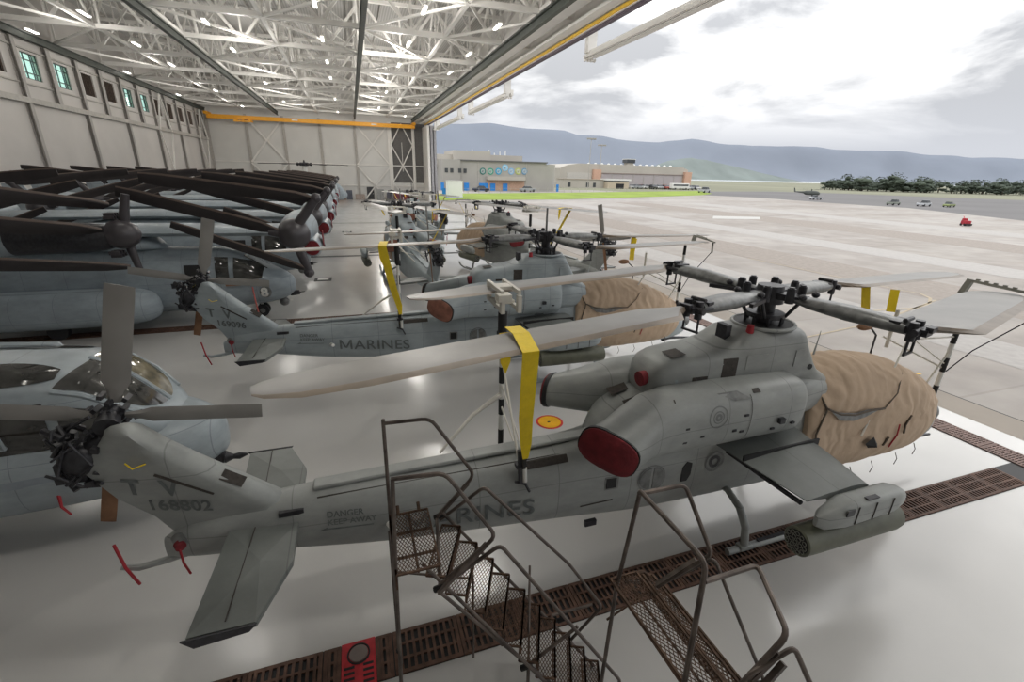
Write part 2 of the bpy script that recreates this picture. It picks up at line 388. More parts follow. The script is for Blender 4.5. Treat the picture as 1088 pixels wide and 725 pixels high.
def make_cover(t):
    S=[(.92,.62,.92,2.86,2.6),(1.05,.66,.80,3.0,2.6),(1.6,.68,.72,3.10,2.6),(2.4,.69,.68,3.08,2.6),(3.2,.68,.68,2.92,2.6),(3.9,.64,.72,2.66,2.6),(4.5,.57,.80,2.36,2.5),(4.9,.44,.92,2.12,2.4),(5.1,.25,1.15,1.85,2.3),(5.14,.05,1.4,1.6,2)]
    SS=smooth_sections(S,9); N=120; rings=[]
    for s in SS:
        r=sring(s[0],max(s[1],.02),s[2],s[3],s[4],0,N); out=[]
        for p in r:
            p=V(p); u=math.atan2(p.z-1.9,p.y)
            f=noise.noise(V((p.x*1.1+.7*math.sin(u*2),u*2.2,1.3)))*.035
            # long folds fanning out from the side lashings
            for (cx,cz,kk) in ((1.9,2.2,11),(3.5,1.3,9),(2.6,1.45,7)):
                a=math.atan2(p.z-cz,p.x-cx); dd=math.hypot(p.z-cz,p.x-cx)
                f+=.030*(abs(math.sin(a*kk*.5+cx))-.6)*min(1,dd*1.6)*math.exp(-dd*.7)
            f+=.017*math.sin(p.x*21+2.2*noise.noise(V((p.x*2,u*1.5,4)))*3+p.z*2)*min(1,max(0,math.sin(u)+.35))
            k=V((0,p.y,(p.z-1.9)*.8)); 
            if k.length>.01: k.normalize()
            out.append(p+k*f)
        rings.append(out)
    c=MB().loft(rings).build('cockpit_cover',TAN,t,ang=70)
    c['label']='tan fabric cover lashed over the cockpit'
    # lashings and tears on the visible flank
    def cy(x,z):
        return -(side_y(S,x,z)+.035)
    def strip(pts,w,name,m=TAND):
        mb=MB()
        for a,b in zip(pts,pts[1:]):
            mb.cyl((a[0],cy(*a),a[1]),(b[0],cy(*b),b[1]),w,n=6)
        mb.build(name,m,c)
    strip([(1.02,2.9),(1.12,2.5),(1.2,2.38),(1.06,1.9),(1.25,1.3)],.018,'seam_rope')
    strip([(1.22,2.38),(1.55,2.24),(1.9,2.18),(2.3,2.22),(2.68,2.2)],.022,'seam_rope')
    strip([(2.68,2.2),(3.0,2.45),(3.3,2.75)],.012,'seam_rope')
    strip([(3.3,1.75),(3.35,1.5),(3.3,1.2)],.014,'seam_rope',REDR)
    strip([(3.6,1.9),(3.5,1.7),(3.56,1.5)],.02,'seam_rope')
    strip([(3.1,1.5),(3.05,1.3)],.02,'seam_rope')
    # tear where the fuselage shows
    pts=[(1.3,2.33),(1.6,2.27),(1.9,2.22),(2.2,2.25),(2.6,2.22),(2.2,2.1),(1.9,2.06),(1.55,2.12)]
    n=len(pts); MB().add([(x,cy(x,z)-.004,z) for x,z in pts],[tuple(range(n))]).build('cover_gap',MIDM,c,smooth=False)
    pts=[(2.42,1.48),(2.58,1.62),(2.78,1.42),(2.55,1.36)]
    MB().add([(x,cy(x,z)-.03,z) for x,z in pts]+[(2.6,cy(2.6,1.5)-.14,1.44)],[(0,1,4),(1,2,4),(2,3,4),(3,0,4)]).build('cover_flap',BLACK,c,smooth=False)
    for x,z in [(2.0,.75),(2.6,.72),(3.2,.74),(3.9,.8),(4.4,.95)]:
        MB().tube([(x,-.5,z+.05),(x+.04,-.54,z-.08),(x-.02,-.55,z-.2)],.008,n=5).build('tie_cord',TAND,c)
    return c

FINS=[(1.5,-7.9,-8.88,.13),(1.8,-7.7,-9.0,.18),(2.1,-7.72,-9.16,.20),(2.45,-8.12,-9.48,.19),(2.85,-8.58,-9.70,.18),(3.1,-8.86,-9.56,.175),(3.3,-9.06,-9.42,.165)]
def make_helicopter(P,label,number,letters='T  V',EXC=None):
    EXC=EXC or RED
    t=empty('attack_helicopter')
    tag(t,label,'helicopter')
    fix(loft_x(BODY,3,32).build('fuselage',P,t))
    # fin
    rings=[]
    for z,le,te,w in FINS+[(3.36,-9.14,-9.40,.12),(3.40,-9.2,-9.34,.05)]:
        L=le-te; pr=[(0,0),(.04,.7),(.14,1),(.3,.9),(.6,.62),(1,.12)]
        rings.append([(le-L*a,w*b,z) for a,b in pr]+[(le-L*a,-w*b,z) for a,b in pr[::-1][:-1]])
    fin=fix(MB().loft(rings).build('tail_fin',P,t,ang=60))
    for (x,z) in [(-8.95,3.06),(-8.25,2.56)]:
        MB().add([V((x-.12,-.155,z+.02)),V((x+.10,-.16,z-.14)),V((x+.16,-.06,z-.07)),V((x-.06,-.06,z+.10))],[(0,1,2,3)]).build('vent',VENT,fin,smooth=False)
    MB().bar((-9.0,-.155,2.78),(-8.45,-.175,2.40),.012,.03).build('access_slot',VENT,fin)
    MB().tube([(-9.24,-.15,2.98),(-9.16,-.21,2.93),(-9.04,-.17,2.95)],.009,n=6).build('grab_handle',YEL,fin)
    def finmap(x0,z0,sl):
        return lambda u,v:(x0+u, -( .185-.02*0 + .004), z0+v+u*sl)
    def fy(x,z):
        pts=FINS
        for a,b in zip(pts,pts[1:]):
            if a[0]<=z<=b[0]:
                k=(z-a[0])/(b[0]-a[0]); le,te,w=[a[i]+(b[i]-a[i])*k for i in(1,2,3)]
                s=(le-x)/(le-te); s=min(max(s,0),1)
                q=[(0,0),(.04,.7),(.14,1),(.3,.9),(.6,.62),(1,.12)]
                for m0,m1 in zip(q,q[1:]):
                    if m0[0]<=s<=m1[0]: return w*(m0[1]+(m1[1]-m0[1])*(s-m0[0])/(m1[0]-m0[0]))
        return .12
    textmesh('serial_number',number,.24,LBL,fin,lambda u,v:(-9.2+u*.92,-(fy(-9.2+u*.92,2.24+v-u*.13)+.012),2.24+v-u*.13),offset=.006,space=1.06)
    for ch,x0 in(('T',-9.36),('V',-8.98)):
        zb=2.52-(x0+9.36)*.15
        textmesh('tail_code',ch,.32,LBL,fin,lambda u,v:(x0+u*.9,-(fy(x0+u*.9,zb+v-u*.15)+.012),zb+v-u*.15),offset=.01)
    # stinger
    MB().tube([(-8.75,0,1.5),(-9.2,0,1.40),(-9.5,0,1.36),(-9.68,0,1.42)],[.06,.045,.04,.03],8).build('tail_skid',P,t)
    MB().tube([(-9.66,-.03,1.8),(-9.6,-.07,1.45),(-9.52,-.06,1.15)],.018,6).build('warning_ribbon',REDR,t)
    MB().cyl((-8.95,-.16,1.84),(-8.86,-.30,1.83),.07,.07,12).build('tail_light',MIDM,t)
    MB().cyl((-8.9,-.28,1.84),(-8.86,-.34,1.83),.06,.06,12).build('light_cap',RED,t)
    MB().tube([(-8.88,-.34,1.8),(-8.87,-.36,1.6),(-8.83,-.36,1.42)],.014,6).build('cap_ribbon',REDR,t)
    # stabilisers
    for s in(-1,1):
        pl=[(-7.55,.3),(-7.56,.95),(-7.84,1.66),(-8.46,1.66),(-8.36,.24)]
        top=[(x,s*y,1.86-.04*y) for x,y in pl]; bot=[(x+.0,s*y*.995,1.78-.04*y) for x,y in pl]
        ctr_t=(-7.9,s*.9,1.885); ctr_b=(-7.9,s*.9,1.74); n=5
        o=MB().add(top+bot+[ctr_t,ctr_b],[(k,(k+1)%n,10) for k in range(n)]+[((k+1)%n+5,k+5,11) for k in range(n)]+[(k,(k+1)%n,(k+1)%n+5,k+5) for k in range(n)]).build('stabiliser',WINGP,t,smooth=False)
        fix(o)
        e=MB(); e.poly([(-8.5,s*1.68,1.80),(-7.82,s*1.68,1.80),(-7.9,s*1.68,1.72),(-8.4,s*1.68,1.68)],.02,(0,s,0)); e.build('stabiliser_tip',DARK,t,smooth=False)
        MB().bar((-8.05,s*.3,1.885),(-8.12,s*1.6,1.83),.012,.01).build('hinge_line',VENT,o)
    # tail rotor (right side of the fin)
    TX,TY,TZ=-9.43,.30,3.41
    g=MB(); g.cyl((-9.4,.05,3.36),(TX,TY-.05,TZ),.13,.10,14); g.ball((TX,TY,TZ),(.13,.12,.13),12,8)
    for k in range(18):
        a=k*PI/9+.1; r=.08+.08*(k%3); g.box((TX+r*math.cos(a),TY-.06+.05*(k%3),TZ+r*math.sin(a)),(.05,.15,.05),Matrix.Rotation(a,3,'Y'))
    g.cyl((-9.75,.1,3.0),(-9.45,.1,3.2),.13,.10,12); g.cyl((-9.86,.05,2.92),(-9.68,.05,3.05),.10,.14,12); g.box((-9.85,.1,2.78),(.3,.2,.1)); g.tube([(-9.8,-.05,3.2),(-9.9,-.1,2.9),(-9.75,-.05,2.7),(-9.6,0,2.65)],.02,6); g.tube([(-9.7,-.1,3.3),(-9.55,-.12,3.0),(-9.8,-.1,2.75)],.016,6); g.tube([(-9.55,.1,3.5),(-9.8,.15,3.35),(-9.95,.1,3.05)],.02,6)
    rq=random.Random(4)
    for k in range(46):
        o=V((-9.78+rq.uniform(-.24,.28),.08+rq.uniform(-.14,.2),3.03+rq.uniform(-.34,.36))); d_=V((rq.uniform(-1,1),rq.uniform(-.5,.5),rq.uniform(-1,1))).normalized()*rq.uniform(.05,.16)
        (g.cyl(o-d_,o+d_,rq.uniform(.012,.04),n=7) if k%3 else g.box(o,(rq.uniform(.04,.14),rq.uniform(.05,.12),rq.uniform(.04,.12)),Matrix.Rotation(rq.uniform(0,3),3,'Y')))
    g.ball((-9.74,.05,3.0),(.2,.16,.2),12,8)
    g.build('tail_rotor_gearbox',DARK,t)
    for k,(dx,dz) in enumerate([(.26,1),(-1,.20),(1,-.11),(-.27,-1)]):
        d=V((dx,0,dz)).normalized(); c=V((-d.z,0,d.x)); c0=V((TX,TY+(.05 if k in(0,3) else -.03),TZ))
        rr=[]
        for r,w,h in [(.14,.06,.03),(.3,.09,.03),(.40,.145,.022),(1.5,.145,.012),(1.58,.14,.006)]:
            o=c0+d*r; w=w if k==0 else w*(.66 if k<3 else .58)
            rr.append([o+c*w*a+V((0,1,0))*h*b for a,b in [(1,0),(.5,1),(-.4,.7),(-1,0),(-.4,-.7),(.5,-1)]])
        m=BLADE if k<3 else BROWN
        b=fix(MB().loft(rr).build('tail_rotor_blade',m,t))
        if k==3: b['label']='blade wrapped in a brown cover'
    # engine cowls and exhausts
    for s in(1,-1):
        sec=cowl(s)   # s=1 -> near side (-y)
        sec=[((c[0],-abs(c[1])*s,c[2]),(n[0],-abs(n[1])*s,0),a,b) for c,n,a,b in sec]
        RL=[0]*7+[-.08*s,-.18*s,-.28*s]; o=fix(sweep(sec,32,2.7,RL).build('engine_cowl',P,t))
        c,n,a,b=sec[-1]; n=V(n).normalized(); c=V(c)
        q=sweep([(c-n*.02,n,a*1.03,b*1.03),(c+n*.03,n,a*1.03,b*1.03),(c+n*.06,n,a*.88,b*.88),(c+n*.09,n,a*.6,b*.6),(c+n*.10,n,a*.1,b*.1)],28,2.8,[-.28*s]).build('exhaust_cover',EXC,o); fix(q)
        q['label']='dark red fabric exhaust cover' if EXC is RED else 'brownish exhaust cover with a dark rim'
        rim=sweep([(c-n*.06,n,a*1.06,b*1.06),(c+n*.0,n,a*1.08,b*1.08)],28,2.8,[-.28*s]).build('cover_rim',BLACK,o)
    cl=t.children[-1]
    # cowl details, near side
    near=[o for o in t.children if o.name.startswith('engine_cowl')][0]
    def cring(x,z,r0,r1,m,name):
        vs=[];fs=[];n=24
        for k in range(n):
            a=2*PI*k/n
            for r in(r0,r1):
                X=x+r*math.cos(a);Z=z+r*math.sin(a);vs.append((X,-(cowl_y(X,Z)+.007),Z))
        for k in range(n):
            j=(k+1)%n;fs.append((2*k,2*k+1,2*j+1,2*j))
        MB().add(vs,fs).build(name,m,near,smooth=False)
    EMB=mat('emblem_grey',(.17,.18,.18),.6) if 'emblem_grey' not in bpy.data.materials else bpy.data.materials['emblem_grey']
    cring(-1.62,2.86,.155,.175,EMB,'emblem_ring'); cring(-1.62,2.86,.085,.10,EMB,'emblem_ring')
    cring(-1.62,2.86,.02,.06,EMB,'emblem_mark')
    cowl_patch([(-1.58,3.17),(-1.2,3.17),(-1.0,3.07),(-1.32,3.07)],'air_scoop',MIDM,near,.02)
    cowl_patch([(-.92,3.165),(-.78,3.165),(-.78,3.12),(-.92,3.12)],'vent',VENT,near,.008)
    for pts in [[(-2.35,2.56),(-2.35,2.575),(.3,2.575),(.3,2.56)],[(-1.0,2.3),(-.988,2.3),(-.988,3.16),(-1.0,3.16)],[(-2.34,2.3),(-2.328,2.3),(-2.328,3.16),(-2.34,3.16)]]:
        if abs(pts[0][0]-pts[1][0])<.1:
            m=MB(); zs=[2.3+(3.17-2.3)*k/10 for k in range(11)]
            for z0,z1 in zip(zs,zs[1:]):
                x=pts[0][0]; m.add([(x,-(cowl_y(x,z0)+.006),z0),(x+.012,-(cowl_y(x,z0)+.006),z0),(x+.012,-(cowl_y(x,z1)+.006),z1),(x,-(cowl_y(x,z1)+.006),z1)],[(0,1,2,3)])
            m.build('panel_seam',VENT,near,smooth=False)
        else: cowl_patch(pts,'panel_seam',VENT,near)
    for x,z in [(-2.2,2.74),(-2.2,2.5),(-1.9,2.56),(-1.3,2.56),(-1.12,2.8),(-1.15,2.52),(-.5,2.45),(-.1,2.5)]:
        cowl_patch([(x,z),(x+.07,z+.0),(x+.07,z+.035),(x,z+.035)],'latch',DARK,near,.012)
    MB().box((-.36,-1.06,2.62),(.10,.06,.09)).build('step_vent',DARK,near)
    # deck between the cowls
    DECK=[(-3.25,.2,2.0,2.25,3),(-2.85,.5,2,2.72,3),(-2.2,.66,2.2,2.98,3.2),(-1,.72,2.2,3.06,3.2),(.3,.68,2.2,3.06,3.2),(1.2,.56,2.2,2.98,3),(1.8,.45,2.1,2.7,2.6)]
    dk=fix(loft_x(DECK,3,28).build('upper_deck',P,t))
    for y0 in(-.42,.10):
        MB().add([(-2.78,y0,2.84),(-2.5,y0-.04,2.94),(-2.44,y0+.22,2.955),(-2.74,y0+.26,2.86)],[(0,1,2,3)]).build('intake_screen',VENT,dk,smooth=False)
    # pylon
    py=fix(loft_x(PYLON,2,36).build('rotor_pylon',P,t))
    rim=MB(); rim.tube([(.52*math.cos(2*PI*k/24),.46*math.sin(2*PI*k/24),3.90) for k in range(25)],.03,6); rim.build('pylon_rim',P,py)
    MB().poly([(.5*math.cos(2*PI*k/24),.44*math.sin(2*PI*k/24),3.912) for k in range(24)]).build('pylon_opening',BLACK,py,smooth=False)
    def pp(x0,x1,z0,z1,name,m,off=.008): side_patch(PYLON,[(x0,z0),(x1,z0),(x1,z1),(x0,z1)],off,-1,py,name,m)
    pp(-1.16,-.88,3.2,3.52,'grille',VENT); pp(-1.70,-1.42,3.16,3.26,'grille',VENT); 
    pp(-.72,-.3,3.3,3.54,'access_panel',P,.014); pp(-2.16,-1.96,3.1,3.25,'access_panel',WHITE if 0 else GREYB,.006); pp(.30,.48,3.25,3.54,'access_panel',P,.014)
    side_patch(PYLON,circ(.70,3.2,.05),.01,-1,py,'drain_hole',BLACK)
    g=MB(); g.add([(-1.25+.0,-.2,3.715),(-1.0,-.2,3.83),(-1.0,.1,3.83),(-1.25,.1,3.715)],[(0,1,2,3)]); 
    MB().add([(-2.02,-.30,3.565),(-1.76,-.30,3.60),(-1.76,-.02,3.605),(-2.02,-.02,3.575)],[(0,1,2,3)]).build('top_grille',VENT,py,smooth=False)
    MB().box((-.90,-.08,3.84),(.10,.22,.26)).build('sensor_box',DARK,py)
    MB().cyl((-.58,-.3,3.86),(-.58,-.3,3.99),.06,.05,12).build('beacon',REDR,py)
    MB().cyl((-2.2,-.12,3.22),(-2.46,-.14,3.20),.105,.12,16).build('cooler_plug',RED,py)
    MB().tube([(1.55,.1,3.1),(1.65,.15,3.55)],[.02,.006],6).build('whip_antenna',P,py)
    # fuselage side details
    fz=[o for o in t.children if o.name.startswith('fuselage')][0]
    side_patch(BODY,[(-3.12,1.50),(-2.88,1.50),(-2.88,1.74),(-3.12,1.74)],.004,-1,fz,'window_frame',MIDM)
    side_patch(BODY,[(-3.09,1.53),(-2.92,1.53),(-2.92,1.71),(-3.09,1.71)],.012,-1,fz,'dark_window',BLACK)
    ringpatch(BODY,-2.27,1.57,.235,.26,fz,'vent_ring',MIDM)
    side_patch(BODY,circ(-2.29,1.57,.2,10,PI/2,3*PI/2),.012,-1,fz,'half_round_vent',MIDM)
    side_patch(BODY,circ(-2.24,1.57,.2,10,-PI/2,PI/2),.012,-1,fz,'half_round_vent',MIDM)
    side_patch(BODY,[(-1.68,1.38),(-1.56,1.38),(-1.5,1.5),(-1.5,1.72),(-1.6,1.76),(-1.68,1.66)],.012,-1,fz,'dark_slot',BLACK)
    ringpatch(BODY,-1.03,1.66,.16,.2,fz,'port_ring',MIDM); ringpatch(BODY,-1.03,1.66,.06,.12,fz,'port_ring',DARK)
    side_patch(BODY,[(-3.5,1.24),(-2.95,1.28),(-2.95,1.30),(-3.5,1.26)],.01,-1,fz,'step_slot',VENT)
    side_patch(BODY,[(-4.42,2.05),(-3.72,2.07),(-3.72,2.15),(-4.42,2.13)],.01,-1,fz,'cooling_slot',VENT)
    MB().box((-3.28,-.47,.86),(.2,.06,.10)).build('drain_mast',DARK,fz); MB().bar((-7.3,-.2,2.09),(-3.6,-.27,2.15),.012,.02).build('spine_seam',VENT,fz)
    MB().bar((-7.35,0,2.16),(-3.1,0,2.28),.22,.06).build('shaft_cover',P,fz,bevel=.02)
    MB().box((-7.62,-.26,1.98),(.30,.06,.07)).build('rail_bracket',DARK,fz)
    MB().cyl((-6.42,-.40,1.60),(-6.36,-.55,1.62),.045,.045,10).build('lamp_socket',WHITE,fz)
    bm=lambda x0,z0,sl,k=1:(lambda u,v:(x0+u*k,-(side_y(BODY,x0+u*k,z0+v+u*sl)+.02),z0+v+u*sl))
    g_=bm(-6.20,1.44,-.075); m=MB(); W_,H_,K_=.33,.285,.052
    for a,b in (((0,0),(0,H_)),((W_-K_,0),(W_-K_,H_)),((0,H_),(W_/2-K_/2,.04)),((W_-K_,H_),(W_/2-K_/2,.04))):
        vs=[]
        for i in range(9):
            u=a[0]+(b[0]-a[0])*i/8; v=a[1]+(b[1]-a[1])*i/8; vs+=[g_(u,v),g_(u+K_,v)]
        m.add(vs,[(2*i,2*i+1,2*i+3,2*i+2) for i in range(8)])
    m.build('lettering',LBL,fz)
    textmesh('lettering','ARINES',.40,LBL,fz,bm(-5.82,1.44-.0285,-.075,1.14),offset=.003,space=1.05)
    textmesh('warning_text','DANGER\nKEEP AWAY',.115,LBL,fz,bm(-7.2,1.86,-.05),offset=.002)
    side_patch(BODY,[(-7.3,1.665),(-6.62,1.635),(-6.62,1.65),(-7.2,1.68),(-7.2,1.70)],.01,-1,fz,'warning_arrow',LBL)
    # stub wings, launchers and rocket pods
    for s in(-1,1):
        rings=[]
        for y,le,te,z,h in [(.45,.72,-1.12,2.03,.10),(1.2,.6,-.98,1.99,.085),(2.05,.46,-.78,1.94,.07)]:
            L=le-te; pr=[(0,0),(.08,.8),(.3,1),(.7,.6),(1,.1)]
            rings.append([(le-L*a,s*y,z+h*b) for a,b in pr]+[(le-L*a,s*y,z-h*b) for a,b in pr[::-1][:-1]])
        w=fix(MB().loft(rings).build('stub_wing',WINGP,t))
        MB().bar((-.5,s*.62,2.145),(-.22,s*.64,2.15),.01,.02).build('latch_row',DARK,w)
        MB().bar((.62,s*1.05,2.05),(-1.0,s*1.08,2.03),.035,.13).build('wing_strap',BLACK,w)
        MB().bar((-.95,s*.7,1.93),(-.8,s*2,1.87),.05,.05).build('wing_pipe',DARK,w)
        S=[(-.72,.03,1.62,1.78,3,s*2.2),(-.6,.11,1.56,1.86,3,s*2.2),(-.25,.16,1.55,1.98,4,s*2.2),(.7,.16,1.6,1.98,4,s*2.2),(.88,.13,1.66,1.93,3,s*2.2),(.98,.05,1.74,1.86,3,s*2.2)]
        l=fix(MB().loft([sring(a,b,c,d,e,f) for a,b,c,d,e,f in S]).build('launcher_rail',P,t))
        for x in(-.15,.2,.55): MB().box((x,s*2.2-.163,1.78),(.012,.012,.3)).build('rail_seam',VENT,l)
        MB().box((-.3,s*2.2-.16,1.86),(.14,.015,.1)).build('rail_mark',DARK,l); MB().box((.15,s*2.2-.1,1.985),(.22,.07,.02)).build('top_notch',DARK,l)
        pod=MB(); c0=(-.85,s*2.12,1.30); c1=(1.15,s*2.12,1.30)
        rings=[]
        for x,r in [(-.82,.16),(-.86,.19),(-.84,.215),(-.6,.22),(1.0,.22),(1.12,.20),(1.15,.1)]:
            rings.append([(x,s*2.12+r*math.cos(2*PI*k/28),1.30+r*math.sin(2*PI*k/28)) for k in range(28)])
        pod.loft(rings); pod=fix(pod.build('rocket_pod',OLIVE,t))
        MB().cyl((-.84,s*2.12,1.3),(-.83,s*2.12,1.3),.185,.185,24).build('pod_face',BLACK,pod)
        tb=MB()
        for rr,nn in((0,1),(.075,6),(.145,12)):
            for k in range(nn):
                a=2*PI*k/nn; tb.tube([(-.875,s*2.12+rr*math.cos(a)+.03*math.cos(q),1.3+rr*math.sin(a)+.03*math.sin(q)) for q in [2*PI*i/8 for i in range(9)]],.006,4)
        tb.build('tube_rims',COLM0,pod)
        for x in(-.2,.35): MB().box((x,s*2.14,1.55),(.14,.08,.1)).build('pod_lug',DARK,pod)
    # skids
    for s in(-1,1):
        MB().tube([(-.85,s*1.06,.09),(-.7,s*1.06,.09),(2.7,s*1.06,.09),(3.15,s*1.06,.16),(3.4,s*1.06,.34)],.062,10).build('skid',P,t)
        MB().bar((-.2,s*1.06,.165),(2.4,s*1.06,.165),.05,.035).build('skid_step',DARK,t)
        for x in(-.55,1.5):
            pts=[(x-.02,s*.3,.92),(x-.02,s*.55,.95),(x,s*.85,.80),(x+.04,s*1.02,.5),(x+.06,s*1.06,.14)]
            MB().tube(pts,[.05,.06,.065,.07,.075],10,bend=.15).build('cross_tube',P,t) if 0 else MB().tube(pts,[.05,.06,.065,.07,.075],10).build('cross_tube',P,t)
            MB().box((x+.06,s*1.06,.12),(.26,.15,.1)).build('skid_saddle',P,t,bevel=.02)
    MB().ball((5.45,0,1.35),(.24,.22,.24),16,10).build('sensor_turret',MIDM,t)
    MB().tube([(4.7,0,.75),(5.0,0,.72),(5.9,0,.66)],[.14,.06,.03],10).build('chin_gun',DARK,t)
    make_cover(t)
    # cover-side fittings and front blade support pole
    def pole(x,y,z0,z1,top,n=7):
        r=MB().cyl((x,y,z0),(x,y,z1),.045,.045,12).build('support_pole',WHITE,t)
        for k in range(0,n,2):
            a=z0+(z1-z0)*k/n; b=z0+(z1-z0)*(k+1)/n; MB().cyl((x,y,a),(x,y,b),.048,.048,12).build('black_band',BLACK,r)
        return r
    r=pole(4.85,-.3,1.9,4.1,0)
    MB().tube([(4.85,-.3,3.0),(4.3,-.28,1.9)],.02,6).tube([(4.85,-.3,2.6),(3.7,.3,3.2)],.02,6).tube([(4.85,-.3,3.3),(3.6,-.2,3.32),(2.2,-.75,1.7)],.02,6).tube([(3.7,-.3,3.3),(4.85,-.3,2.7)],.014,6).tube([(4.85,-.3,1.95),(5.1,-.1,1.6)],.04,8).build('pole_brace',CREAM,r)
    MB().tube([(3.72,.2,3.0),(3.72,.2,3.8)],.035,8).build('pole_brace',CREAM,r)
    # clamp bracket across the front blade tips
    b=MB(); b.bar((5.25,-.9,4.34),(5.5,.15,4.34),.05,.05); b.bar((5.5,.1,4.36),(5.46,.16,4.05),.10,.1); b.bar((5.2,-1.15,4.3),(5.14,-1.25,4.0),.05); b.bar((5.2,-.95,4.34),(5.15,-1.3,4.32),.04)
    for k in range(5): b.box((5.28+.05*k,-.7+.17*k,4.38),(.04,.06,.03))
    b.build('blade_clamp',COLM0,r)
    MB().tube([(5.15,-1.25,4.05),(4.95,-.6,3.1),(4.87,-.35,2.55)],.012,5).build('tie_line',BLACK,r)
    MB().bar((3.6,.9,4.3),(3.4,.55,3.5),.16,.015).build('yellow_strap',YEL,r); MB().bar((3.1,.0,4.3),(3.0,-.1,3.9),.14,.015).build('yellow_strap',YEL,r)
    MB().ball((2.9,.2,3.52),(.2,.09,.08),12,8).build('covered_probe',BROWN,r); MB().tube([(3.05,.2,3.5),(3.3,.2,3.3),(3.3,.2,2.9)],.02,6).build('probe_stem',DARK,r)
    # rear blade support: clamp on the folded blade, striped pole and struts to the boom
    cx,cy=-4.42,.86
    r=pole(cx,cy,1.75,4.1,0,8)
    c=MB()
    for dz in(-.1,.12): c.box((cx,cy,4.44+dz),(.30,.26,.05)); 
    for dx in(-.13,.13):
        c.box((cx+dx,cy-.38,4.38),(.06,.10,.26)); c.box((cx+dx,cy+.34,4.42),(.06,.10,.26)); c.bar((cx+dx,cy-.4,4.56),(cx+dx,cy+.4,4.56),.05,.06); c.bar((cx+dx,cy-.4,4.3),(cx+dx,cy+.4,4.3),.05,.06)
    c.box((cx-.12,cy-.4,4.5),(.2,.2,.1)); c.build('blade_clamp',CREAM,r)
    MB().cyl((cx,cy,3.55),(cx,cy,4.15),.075,.075,12).build('rubber_bellows',BLACK,r)
    MB().tube([(cx,cy,2.72),(cx-.55,cy-.2,2.5),(cx-1.15,cy-.55,2.14)],[.045,.03,.022],8).tube([(cx,cy,3.4),(cx-.1,-.40,2.15)],.02,6).tube([(cx,cy,2.9),(cx-.02,-.35,2.3)],.018,6).tube([(cx,cy,2.5),(cx-.05,-.40,2.1)],.018,6).build('pole_brace',CREAM,r)
    b=MB(); b.bar((cx-.1,-.42,2.45),(cx-.1,-.52,1.95),.09,.06); b.tube([(cx-.2,-.5,1.98),(cx-.05,-.53,1.93),(cx+.02,-.53,1.78)],.022,6); b.box((cx-.1,-.45,2.22),(.16,.1,.06)); b.build('boom_bracket',DARK,r)
    MB().cyl((cx-.06,-.50,2.2),(cx-.06,-.54,1.98),.035,.035,10).build('strap_ratchet',WHITE,r)
    # yellow strap thrown over the trailing blade
    q=MB()
    q.add([(-4.98,-1.60,4.47),(-4.79,-1.60,4.47),(-4.72,-1.10,4.50),(-4.92,-1.10,4.50),(-4.90,-.74,4.46),(-4.70,-.74,4.46)],[(0,1,2,3),(3,2,5,4)])
    q.add([(-4.98,-1.60,4.47),(-4.79,-1.60,4.47),(-4.58,-.98,3.3),(-4.77,-.98,3.3),(-4.44,-.62,2.66),(-4.60,-.62,2.66),(-4.46,-.57,2.4),(-4.54,-.57,2.4)],[(0,1,2,3),(3,2,4,5),(5,4,6,7)])
    q.add([(-4.98,-.78,4.40),(-4.80,-.76,4.40),(-4.82,-.74,4.0),(-4.88,-.74,3.84),(-4.95,-.74,4.0)],[(0,1,2,3,4)])
    o=q.build('yellow_strap',YEL,r,smooth=False); md=o.modifiers.new('s','SOLIDIFY'); md.thickness=.008
    MB().bar((-4.50,-.57,2.5),(-4.50,-.53,2.2),.05,.02).build('strap_hook',BLACK,r)
    make_rotor(t)
    return t

heloA=make_helicopter(GREY,'nearest grey attack helicopter, tail number 168802, beside the two stairs','168802')
heloA.location=(6.5,5.7,0)
heloB=make_helicopter(GREYB,'blue-grey attack helicopter just behind the nearest, tail number 169096','169096',EXC=mat('exhaust_cover_brown',(.27,.115,.08),.7,var=.3,scale=5))
MB().cyl((0,0,4.5),(0,0,5.25),.035,.03,8).build('hub_rod',MIDM,heloB)
heloB.location=(5.5,13.1,0); heloB.rotation_euler=(0,0,math.radians(-1.5))
for lab,loc,rz in [('grey attack helicopter seen from behind, centre of the hangar, both stub wings spread',(2.55,27.6,0),93),
                   ('grey attack helicopter by the open doorway behind the blue-grey one, seen from its left rear',(8.6,28.2,0),106),
                   ('farthest grey attack helicopter, parked beyond the one seen from behind',(5.0,43.0,0),97)]:
    c=copy_tree(heloB if loc[0]<6 else heloA); tag(c,lab); c.location=loc; c.rotation_euler=(0,0,math.radians(rz))

